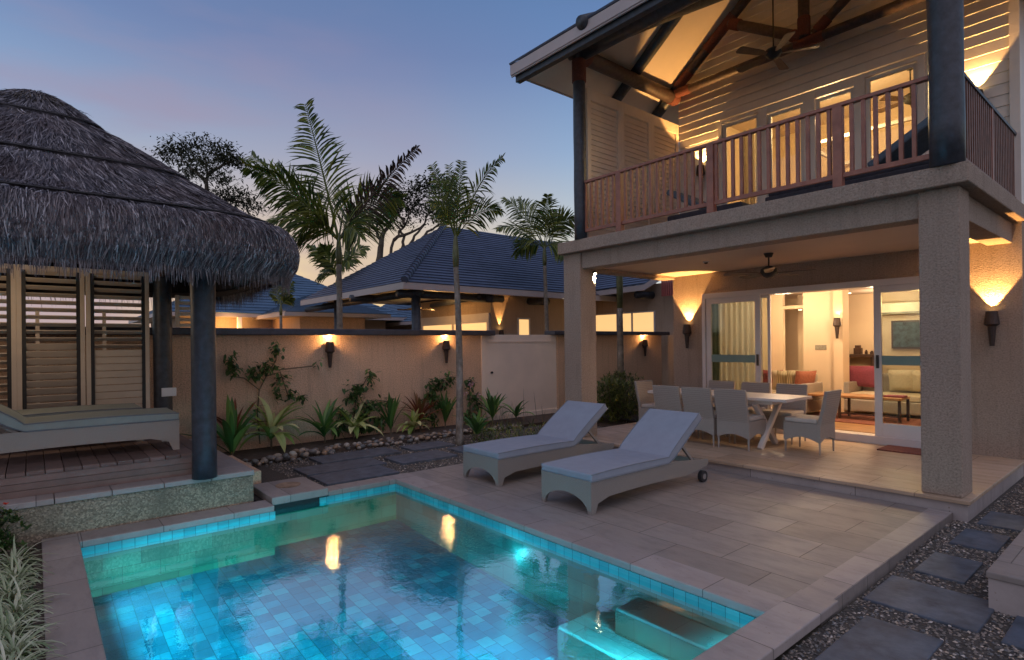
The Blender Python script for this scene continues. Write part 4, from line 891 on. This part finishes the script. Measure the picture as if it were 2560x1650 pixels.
# ------------------------------------------------------------------ bed plants
def ti(label,px,py,h,mat,seed,n=12,w=.085,spread=.9,stemh=.12,cat='shrub',name='ti_plant'):
    r=random.Random(seed); b=at(px,py,'z',.03); h*=1.35; w*=1.25; n=int(n*1.4)
    if b.x<-9.75: b=at(px,py,'x',-9.75); b.z=.03
    t=thing(name,label,cat,tuple(b)); MB().tube([(0,0,0),(.01,0,stemh)],[.016,.012],7).build('stem','stem',t,local=True); mb=MB()
    for i in range(n):
        a=i*2.4+r.uniform(-.3,.3); e=r.uniform(.15,1)*spread; d=Vector((math.cos(a)*e,math.sin(a)*e,r.uniform(.7,1.3)))
        if b.x<-9.6 and d.x<-.2: d.x*=.3
        mb.blade((0,0,stemh*r.uniform(.5,1)),d,h*r.uniform(.75,1.1),w*r.uniform(.8,1.2),1.5*r.uniform(.5,1.4)*spread,6,fold=.18)
    mb.build('leaves',mat,t,local=True); return t
ti('green strap leaved plant right beside the dark pavilion post',580,1150,.62,'green_leaf',31,11,.08,.7,.14)
ti('orange red leaved plant partly hidden by the pavilion post',585,1085,.5,'red_leaf',32,12,.07,.8,.25)
ti('large cream variegated plant with drooping leaves below the climbing vine',678,1112,.55,'gold_leaf',33,16,.10,1.2,.26)
ti('upright bright green plant between the vine and the second climber',812,1106,.52,'green_leaf',34,14,.075,.75,.14)
ti('green and yellow variegated plant at the foot of the second climber',884,1090,.46,'gold_leaf',35,14,.09,1.1,.2)
ti('narrow green spiky plant alone in the middle of the bed',977,1085,.50,'green_leaf',36,9,.06,.45,.1)
ti('low yellow green variegated plant in front of the red leaved plant',1035,1080,.34,'gold_leaf',37,14,.08,1.2,.12)
ti('red bronze leaved plant near the slim palm trunk',1050,1068,.5,'red_leaf',38,16,.055,.9,.25)
ti('spiky green plant just left of the slim palm trunk',1113,1064,.48,'green_leaf',39,8,.06,.6,.12)
ti('green plant just right of the slim palm trunk base',1192,1096,.42,'green_leaf',40,11,.07,.7,.1)
ti('green spiky plant in front of the left side of the gate',1231,1058,.52,'green_leaf',41,11,.065,.7,.12)
ti('dark green sparse plant in front of the middle of the gate',1290,1052,.40,'green_leaf',42,7,.07,.9,.1)
def climber(label,pts_list,clumps,seed,mat='vine_leaf',flowers=(),x=-9.96,ls=.065):
    r=random.Random(seed); b=at(*pts_list[0][0],'x',x); t=thing('climbing_plant',label,'climber',(x,b.y,0)); st=MB()
    for L in pts_list:
        P=[at(px,py,'x',x+.015) for px,py in L]; P[0].z=max(P[0].z,.0); st.tube([p+Vector((r.uniform(0,.02),0,0)) for p in P],[.010]*len(P),6)
    st.build('stem','stem',t); lv=MB()
    for px,py,rx,ry,n in clumps:
        c=at(px,py,'x',x+.06); k=((c-EYE).dot(fw))/F
        for _ in range(int(n*1.6)):
            p=c+Vector((abs(r.gauss(0,.05)),r.gauss(0,.5)*rx*k,r.gauss(0,.5)*ry*k)); d=Vector((r.uniform(.1,1),r.uniform(-1,1),r.uniform(-1,.5))); lv.blade(p,d,ls*1.45*r.uniform(.7,1.5),ls*r.uniform(.6,.9),.5,3,fold=.12)
    lv.build('leaves',mat,t)
    if flowers:
        fl=MB()
        for px,py,n in flowers:
            c=at(px,py,'x',x+.16)
            for _ in range(n): fl.blade(c+Vector((r.gauss(0,.02),r.gauss(0,.05),r.gauss(0,.04))),(r.uniform(.2,1),r.uniform(-1,1),r.uniform(-1,1)),.045,.04,.2,2)
        fl.build('flowers','pink_petal',t)
    return t
climber('sparse dark vine spreading over the wall between pavilion post and first lamp',[[(650,1110),(643,1030),(648,975),(665,940),(690,900),(690,870)],[(648,975),(610,945),(575,940)],[(665,940),(700,930),(720,990),(760,1000)],[(690,925),(780,915),(790,905)]],
 [(577,905,14,26,26),(585,920,14,14,16),(688,872,12,20,18),(640,930,26,18,44),(665,915,28,14,36),(700,945,14,22,28),(690,980,10,20,16),(725,985,14,12,16),(752,992,10,9,12),(790,905,6,6,5),(640,1020,8,10,5)],51)
climber('second climbing plant, bushy, mid wall between the two lamps',[[(890,1100),(885,1040),(890,990),(920,940)],[(885,1030),(940,1000),(980,1005)]],[(925,940,12,16,30),(895,968,26,12,50),(880,990,22,16,40),(900,1030,26,22,60),(935,1010,30,14,50),(860,1035,18,18,30),(975,1005,14,8,12),(850,1065,22,16,36),(905,1068,34,14,60),(945,1052,26,16,46)],52)
climber('third dark climber on the wall left of the slim palm',[[(1080,1080),(1075,1020),(1090,960)]],[(1090,960,30,16,70),(1120,945,18,16,36),(1075,990,24,16,50),(1050,1000,10,8,10),(1100,1010,26,18,50),(1075,1045,22,16,36)],53)
climber('flowering shrub with pale pink blooms right of the slim palm trunk',[[(1172,1080),(1175,1020),(1172,960)],[(1175,1000),(1195,980)]],[(1170,960,14,16,30),(1180,1000,16,20,40),(1172,1040,20,24,60),(1190,1010,12,10,14)],54,flowers=((1176,958,22),(1195,988,14),(1160,978,7),(1200,992,5)))
gs=MB(); r=random.Random(60)
for _ in range(60):
    b=at(r.uniform(1215,1400),r.uniform(1052,1075),'z',.02); gs.blade(b,(r.gauss(0,.25),r.gauss(0,.25),1),r.uniform(.3,.85)*(1 if r.random()<.4 else .4),.008,.15,3)
tag(gs.build('grass_stalks','stem'),'thin dry flowering grass stalks in front of the gate','grass',kind='stuff')
lw=MB()
for _ in range(900):
    b=at(r.uniform(1180,1420),r.uniform(1060,1110),'z',.02); lw.blade(b,(r.gauss(0,.6),r.gauss(0,.6),1),r.uniform(.05,.16),.02,.8,3)
tag(lw.build('ground_cover','bush_leaf'),'low weedy ground cover around the slim palm and gate foot','ground cover',kind='stuff')
def bush(label,c,rx,ry,h,n,seed,mat='bush_leaf',lf=.10,flowers=None,wd=.018):
    r=random.Random(seed); t=thing('bush',label,'bush',c); mb=MB(); st=MB()
    for _ in range(9):
        a=r.uniform(0,6.28); e=r.uniform(.2,.8); st.tube([(0,0,0),(math.cos(a)*rx*e*.5,math.sin(a)*ry*e*.5,h*.45),(math.cos(a)*rx*e,math.sin(a)*ry*e,h*.85)],[.012,.009,.005],5)
    st.build('branches','stem',t,local=True)
    for _ in range(n//10):
        a,b,g_=r.gauss(0,.45),r.gauss(0,.45),r.uniform(.05,1); q=Vector((a*rx,b*ry,h*g_*(1-.25*(a*a+b*b))))
        for _ in range(10):
            d=Vector((r.uniform(-1,1),r.uniform(-1,1),r.uniform(-.1,1.3))); mb.blade(q,d,lf*r.uniform(.6,1.3),wd*r.uniform(.7,1.3),.5,3)
    mb.build('foliage',mat,t,local=True)
    if flowers:
        f=MB()
        for _ in range(flowers): 
            q=Vector((r.gauss(0,.4)*rx,r.gauss(0,.4)*ry,h*r.uniform(.7,1.05)))
            for _ in range(8): f.blade(q,(r.uniform(-1,1),r.uniform(-1,1),r.uniform(0,1)),.03,.02,.2,2)
        f.build('flowers','red_petal',t,local=True)
    return t
bush('dense green bush at the corner behind the farther lounger',(-8.05,9.6,0),.55,.55,.95,5200,71)
bush('dark green bush right of the left pillar, in front of the slender palm',(-8.9,10.9,0),.6,.7,1.0,4600,72)
bush('smaller green bush between the slender palm and the villa wall',(-8.2,11.1,0),.45,.5,.7,2600,73)
bush('yellow lit grassy bush against the villa wall corner',(-7.6,11.9,0),.35,.45,.98,2600,74,'yellow_bush')
bush('small red flowered bush at the left edge by the plinth',(-6.35,-.33,0),.22,.22,.42,1800,75,'vine_leaf',.06,6,.02)
SPX=[(-6.02,-.14),(-5.62,-.12),(-5.25,-.15),(-4.9,-.10),(-4.56,-.13),(-4.25,-.10),(-3.95,-.13),(-3.66,-.12)]
SPL=['nearest the plinth corner','second from the plinth','third from the plinth','fourth from the plinth','fifth from the plinth','sixth from the plinth','seventh from the plinth','nearest the camera']
r=random.Random(80); sps=[]
for i,((x,y),lb) in enumerate(zip(SPX,SPL)):
    if i<3:
        t=thing('spider_plant','','potted style plant',(0,0,0)); mb=MB()
        for _ in range(80):
            a=r.uniform(0,6.28); e=r.uniform(.2,1.1); mb.blade((r.gauss(0,.015),r.gauss(0,.015),0),(math.cos(a)*e,math.sin(a)*e,r.uniform(.6,1.3)),r.uniform(.2,.34),.013,2.0*r.uniform(.7,1.2),6,fold=.15)
        mb.build('leaves','pale_leaf',t,local=True); MB().tube([(0,0,-.02),(0,0,.05)],[.02,.012],6).build('crown_base','stem',t,local=True); sps.append(t)
    else: t=copy_tree(sps[i%3])
    t.location=(x,y,-.03); t.rotation_euler=(0,0,i*1.3); tag(t,'cream striped arching plant beside the left pool coping, '+lb,'spider plant','spider plants along the left coping')
gcv=MB()
for _ in range(1500):
    gcv.blade((r.uniform(-6.6,-2.5),r.uniform(-.9,-.0),-.06),(r.gauss(0,.7),r.gauss(0,.7),1),r.uniform(.04,.12),.018,.9,3)
tag(gcv.build('ground_cover','vine_leaf'),'dark low ground cover under the striped plants at left','ground cover',kind='stuff')
# growth beyond the pavilion louvres
for i,(x,y,rx,h,lb) in enumerate([(-12.5,-1.5,1.0,2.2,'leafy shrub seen through the left louvres'),(-12.2,.8,.9,1.9,'leafy shrub seen through the middle louvres')]):
    bush(lb,(x,y,0),rx,rx,h,2600,90+i,'green_leaf',.16,None,.04)

# ------------------------------------------------------------------ interior furniture
def sofa(label,x0,x1,y0,y1,z,seat=.42,arm=.62,back=.78,ydir=1):
    t=thing('sofa',label,'sofa',((x0+x1)/2,(y0+y1)/2,z)); 
    MB().box(x0,x1,y0,y1,z+.06,z+seat-.13).build('base','wicker_warm',t,bevel=.02); MB().box(x0+.1,x1-.1,y0+.02,y1-.12,z+seat-.13,z+seat).build('seat_cushion','upholstery',t,bevel=.03)
    MB().box(x0,x0+.1,y0,y1,z+seat-.13,z+arm).build('arm','wicker_warm',t,bevel=.02); MB().box(x1-.1,x1,y0,y1,z+seat-.13,z+arm).build('arm','wicker_warm',t,bevel=.02); MB().box(x0+.1,x1-.1,y1-.12,y1,z+seat-.13,z+back).build('backrest','wicker_warm',t,bevel=.02)
    return t
def cushion(label,c,w,h,mat,rz=0,tilt=.25,th=.13):
    mb=MB(); n=8; vs=[]
    for side in (1,-1):
        for i in range(n+1):
            for j in range(n+1):
                u,v=i/n*2-1,j/n*2-1; e=(1-u**4)*(1-v**4); vs.append((u*w/2*(1-.06*(1-v*v)**1),side*th/2*e**.5,v*h/2*(1-.06*(1-u*u))))
    m_=(n+1)**2; fs=[]
    for i in range(n):
        for j in range(n):
            a=i*(n+1)+j; fs.append((a,a+1,a+n+2,a+n+1)); a+=m_; fs.append((a,a+n+1,a+n+2,a+1))
    mb.add(vs,fs); o=mb.build('cushion',mat,smooth=True); o.location=c; o.rotation_euler=(tilt,0,rz); return tag(o,label,'cushion')
Z0=.262
sofa('pale sofa indoors seen between the chairs, heaped with striped cushions',-6.2,-4.75,11.3,12.1,Z0)
for px,py,lb,mt,rz in ((1932,938,'round wine red patterned cushion at the left end of the sofa','wine_cloth',.2),(1958,935,'cream cushion next to the wine red one','upholstery',.4),(1968,932,'striped olive cushion on the sofa, left of two','striped_cloth',.7),(1992,930,'striped olive cushion on the sofa, right of two','striped_cloth',.8),(2012,930,'terracotta cushion at the right of the sofa','terracotta_cloth',.9)):
    c=at(px,py,'y',11.62); cushion(lb,(c.x,c.y,.92),.42,.42,mt,rz)
sofa('pale armchair sofa indoors behind the coffee table',-4.45,-2.0,12.3,13.1,Z0)
c=at(2155,936,'y',12.75); cushion('magenta square cushion indoors seen through the open doorway',(c.x,c.y,.98),.58,.46,'magenta_cloth')
for i,px in enumerate((2255,2312)): c=at(px,945,'y',12.75); cushion(('olive cushion seen through the right glass door, left one','olive cushion seen through the right glass door, right one')[i],(c.x,c.y,.93),.46,.44,'upholstery')
ct=thing('coffee_table','low dark framed coffee table indoors','coffee table',(-3.8,11.5,Z0)); MB().box(-4.75,-3.2,11.3,11.85,Z0+.40,Z0+.44).build('top','wood_floor',ct,bevel=.005)
for x in (-4.2,-3.25):
    for y in (11.34,11.8): box(x,x+.04,y,y+.04,Z0,Z0+.40).build('leg','dark_wood',ct)
box(-4.16,-3.25,11.35,11.37,Z0+.1,Z0+.13).build('rail','dark_wood',ct)
tag(box(-4.9,-2.6,10.9,12.2,Z0,Z0+.012).build('rug','rug'),'patterned floor rug indoors under the coffee table','rug')
tag(box(-3.5,-3.2,11.45,11.7,Z0+.44,Z0+.47).build('book','magenta_cloth',bevel=.004),'thin purple book on the coffee table','book')
cs=thing('console_shelf','wall shelf indoors with small dark objects on it','shelf',(-4.7,13.9,1.2)); box(-5.1,-4.35,13.75,14.2,1.34,1.40).build('top','dark_wood',cs); box(-5.08,-5.02,13.8,14.2,Z0,1.34).build('side_panel','dark_wood',cs); box(-4.45,-4.39,13.8,14.2,Z0,1.34).build('side_panel','dark_wood',cs)
for i,(dx,w,h,lb) in enumerate(((0,.09,.10,'small dark box at the left of the console shelf'),(.2,.14,.2,'dark coffee machine on the console shelf'),(.42,.05,.1,'small dark jar on the console shelf'),(.52,.06,.08,'dark cup at the right of the console shelf'))):
    tag(MB().box(-5.0+dx,-5.0+dx+w,13.85,13.85+w,1.402,1.40+h*.7).box(-5.0+dx+w*.15,-5.0+dx+w*.85,13.87,13.85+w*.8,1.40+h*.7,1.40+h).build('kitchen_item','dark_wood',bevel=.006),lb,'kitchen item')
tag(box(-5.02,-4.80,12.405,12.419,1.52,1.62).build('switch_plate','switch_grey',bevel=.003),'row of grey switches on the indoor wall','switch plate')
pc=thing('wall_picture','dark landscape picture indoors seen through the right glass door','picture',(-3.85,14.1,1.7)); box(-4.15,-3.2,14.12,14.18,1.52,2.12).build('frame','dark_wood',pc); box(-4.11,-3.24,14.10,14.119,1.56,2.08).build('canvas','screen_art',pc)
ac=thing('air_conditioner','wall air conditioner indoors seen through the right glass door','air conditioner',(-4.0,14.0,2.4)); box(-4.35,-3.55,13.98,14.19,2.25,2.50).build('case','case_beige',ac,bevel=.02); box(-4.30,-3.6,13.96,13.985,2.27,2.30).build('vent','switch_grey',ac)
cu=thing('curtain','long pleated cream curtain behind the left glass door leaf','curtain',(-5.4,10.15,Z0))
def pleat(x0,x1,y,z0,z1,mat,amp=.035,per=.11):
    mb=MB(); n=int((x1-x0)/.012); 
    for i in range(n+1):
        x=x0+(x1-x0)*i/n; yy=y+amp*math.sin(2*math.pi*(x-x0)/per); mb.v+= [(x,yy,z0),(x,yy,z1)]
    for i in range(n): mb.f.append((2*i,2*i+2,2*i+3,2*i+1))
    return mb.build('drape',mat,cu,smooth=True)
xa=at(1796,800,'y',10.12).x; xb=at(1768,800,'y',10.12).x; pleat(xa,at(1886,800,'y',10.12).x,10.12,Z0,2.6,'curtain'); pleat(xb,xa,10.14,Z0,2.6,'curtain_dark')
sconce('torch wall lamp lit indoors on the column by the back room',-4.53,12.30,2.16,(0,-1),.9,14)
for i,(x,y,lb) in enumerate(((-5.5,12.85,'round recessed downlight over the indoor niche'),(-4.75,13.5,'round recessed downlight over the back room shelf'),(-3.6,11.2,'round recessed downlight over the coffee table'))):
    z=2.40 if i==0 else 2.74; t=thing('downlight',lb,'ceiling light',(x,y,z)); MB().tube([(0,0,0),(0,0,-.012)],.05,16).build('ring','white_plastic',t,local=True); MB().tube([(0,0,-.012),(0,0,-.016)],.038,16).build('lens','down_glow',t,local=True)
    light('SPOT','downlight_beam',(0,0,-.03),(22,30,0)[i] or 20,(1,.72,.38),t,spot_size=rad(110),spot_blend=.6,shadow_soft_size=.05)
# balcony furniture and bedroom
def daybed(label,x0,x1,y0,y1,head=1,mat='charcoal_cloth',pil=True):
    z=3.42; t=thing('daybed',label,'daybed',((x0+x1)/2,(y0+y1)/2,z)); box(x0,x1,y0,y1,z+.12,z+.34).build('frame','charcoal_cloth',t,bevel=.02); box(x0+.03,x1-.03,y0+.03,y1-.03,z+.34,z+.45).build('mattress',mat,t,bevel=.03)
    for x in (x0+.05,x1-.09):
        for y in (y0+.05,y1-.09): box(x,x+.04,y,y+.04,z,z+.12).build('leg','dark_wood',t)
    xa,xb=(x1-.7,x1-.02) if head>0 else (x0+.02,x0+.7)
    a=Vector((xa if head>0 else xb,(y0+y1)/2,z+.47)); b=Vector((xb if head>0 else xa,(y0+y1)/2,z+.88)); MB().beam(a,b,(y1-y0)*.9,.10,(0,0,1)).build('backrest','blue_cushion',t,bevel=.03); return t
daybed('dark cushioned daybed on the balcony, right part, its backrest raised towards the big post',-3.9,-1.9,8.0,8.8); daybed('dark wicker daybed on the balcony left part behind the railing',-5.8,-4.4,8.3,9.1,-1)
fan('dark ceiling fan inside the lit bedroom',-3.0,11.3,6.3,5.75,.55,5,.4)
cb=thing('canopy_bed','pale four poster bed frame inside the lit bedroom','bed',(-3.6,11.8,3.43))
for x in (-4.6,-2.4):
    for y in (11.0,12.7): box(x,x+.06,y,y+.06,3.43,5.3).build('bed_post','white_paint',cb)
q=MB(); q.box(-4.6,-2.34,11.0,11.05,5.3,5.36); q.box(-4.6,-2.34,12.7,12.75,5.3,5.36); q.box(-4.6,-4.55,11.05,12.7,5.3,5.36); q.box(-2.39,-2.34,11.05,12.7,5.3,5.36); q.build('canopy_rail','white_paint',cb); box(-4.5,-2.42,11.1,12.65,3.6,4.0).build('mattress','upholstery',cb,bevel=.05)
cu2=thing('curtain','amber curtain inside the leftmost bedroom door','curtain',(-5.2,10.1,3.43)); cu=cu2; pleat(-5.35,-5.0,10.08,3.44,5.6,'curtain')

# ------------------------------------------------------------------ lights
def area(name,loc,sx,sy,e,c,rot=(0,0,0)): return light('AREA',name,loc,e,c,None,shape='RECTANGLE',size=sx,size_y=sy,rot=rot)
WW=(1,.73,.46)
light('POINT','living_room_lamp',(-3.4,11.0,2.45),95,WW,None,shadow_soft_size=.15)
light('POINT','living_room_lamp',(-5.2,11.4,2.45),72,WW,None,shadow_soft_size=.15)
light('POINT','door_lamp',(-2.7,10.6,2.3),45,(1,.55,.2),None,shadow_soft_size=.12)
light('POINT','back_room_lamp',(-4.0,13.4,2.4),35,WW,None,shadow_soft_size=.15)
light('POINT','bedroom_lamp',(-4.0,10.6,5.6),230,(1,.60,.28),None,shadow_soft_size=.2)
light('POINT','neighbour_porch_lamp',(-14.3,9.0,2.85),28,WARM,None,shadow_soft_size=.1)
light('POINT','wing_lamp',(-9.9,12.0,2.6),0.01,WARM)
CYAN=(.08,.74,.92)
def strip(loc,sx,e,rot): light('AREA','added_pool_fill',loc,e,CYAN,None,shape='RECTANGLE',size=sx,size_y=.07,rot=rot,spread=rad(84))  # added fill strips with no real fixture, aimed to even out the pool glow
strip((-4.0,.312,-.16),4.4,70,(rad(62),0,0)); strip((-1.755,1.65,-.16),2.6,290,(rad(56),0,rad(90))); strip((-1.75,3.2,-.115),.6,3.5,(rad(40),0,rad(90)))
light('POINT','pool_light',tuple(at(1283,1390,'y',3.44)),4,CYAN,None,shadow_soft_size=.04)
light('POINT','pavilion_lamp',(-8.2,-.4,2.35),15,(1,.70,.45),None,shadow_soft_size=.12)

# ------------------------------------------------------------------ world
w=bpy.data.worlds.new('World'); sc.world=w; w.use_nodes=True; t=w.node_tree; t.nodes.clear()
out=t.nodes.new('ShaderNodeOutputWorld'); bg=t.nodes.new('ShaderNodeBackground'); t.links.new(bg.outputs[0],out.inputs[0])
tc=t.nodes.new('ShaderNodeTexCoord'); sp_=t.nodes.new('ShaderNodeSeparateXYZ'); t.links.new(tc.outputs['Generated'],sp_.inputs[0])
vis=ramp(t,sp_.outputs[2],[(0,(.84,.62,.30)),(.14,(.78,.62,.38)),(.22,(.53,.47,.45)),(.30,(.34,.35,.46)),(.42,(.19,.21,.37)),(.55,(.115,.155,.30)),(1,(.12,.17,.32))])
blu=ramp(t,sp_.outputs[2],[(0,(.72,.68,.60)),(.12,(.58,.66,.70)),(.22,(.41,.58,.71)),(.32,(.25,.42,.65)),(.45,(.14,.24,.46)),(.6,(.085,.17,.36)),(1,(.12,.18,.36))])
def dotn(v):
    d=t.nodes.new('ShaderNodeVectorMath'); d.operation='DOT_PRODUCT'; d.inputs[1].default_value=v; t.links.new(tc.outputs['Generated'],d.inputs[0]); return d.outputs['Value']
gl=Vector((-.93,.36,0)).normalized(); f1=ramp(t,dotn(tuple(gl)),[(.80,(0,0,0)),(.975,(1,1,1))])
sky=mix(t,blu,vis,f1)
cl=t.nodes.new('ShaderNodeMapping'); cl.inputs['Scale'].default_value=(1.2,1.2,5); t.links.new(tc.outputs['Generated'],cl.inputs[0]); cn=noise(t,cl.outputs[0],2.2,4,.5)
pf=t.nodes.new('ShaderNodeMath'); pf.operation='MULTIPLY'; t.links.new(ramp(t,cn,[(.42,(0,0,0)),(.66,(.75,)*3)]),pf.inputs[0]); t.links.new(ramp(t,dotn((-1,0,0)),[(.75,(0,0,0)),(.98,(1,1,1))]),pf.inputs[1])
sky=mix(t,sky,(.34,.27,.38),pf.outputs[0])
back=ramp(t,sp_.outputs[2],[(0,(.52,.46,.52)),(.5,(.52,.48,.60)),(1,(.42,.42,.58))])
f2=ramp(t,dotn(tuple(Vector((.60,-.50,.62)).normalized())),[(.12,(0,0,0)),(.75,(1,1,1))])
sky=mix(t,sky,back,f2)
ns=t.nodes.new('ShaderNodeTexSky'); ns.sky_type='NISHITA'; ns.sun_disc=False; ns.sun_elevation=rad(1.0); ns.sun_rotation=rad(-69); 
sky=mix(t,sky,ns.outputs[0],.006,'ADD')
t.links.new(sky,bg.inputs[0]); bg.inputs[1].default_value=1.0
sun=light('SUN','sun',(0,0,20),.25,(.85,.85,1.0),None,angle=rad(40)); sun.rotation_euler=Vector((-.55,.45,-.9)).to_track_quat('-Z','Y').to_euler()

sc.view_settings.view_transform='Standard'; sc.view_settings.look='None'; sc.view_settings.exposure=.06; sc.view_settings.gamma=1
sc.render.engine='CYCLES'; cy=sc.cycles; cy.use_denoising=True; cy.sample_clamp_indirect=3; cy.sample_clamp_direct=0; cy.max_bounces=8; cy.transparent_max_bounces=12; cy.caustics_reflective=False; cy.caustics_refractive=False; cy.use_light_tree=True
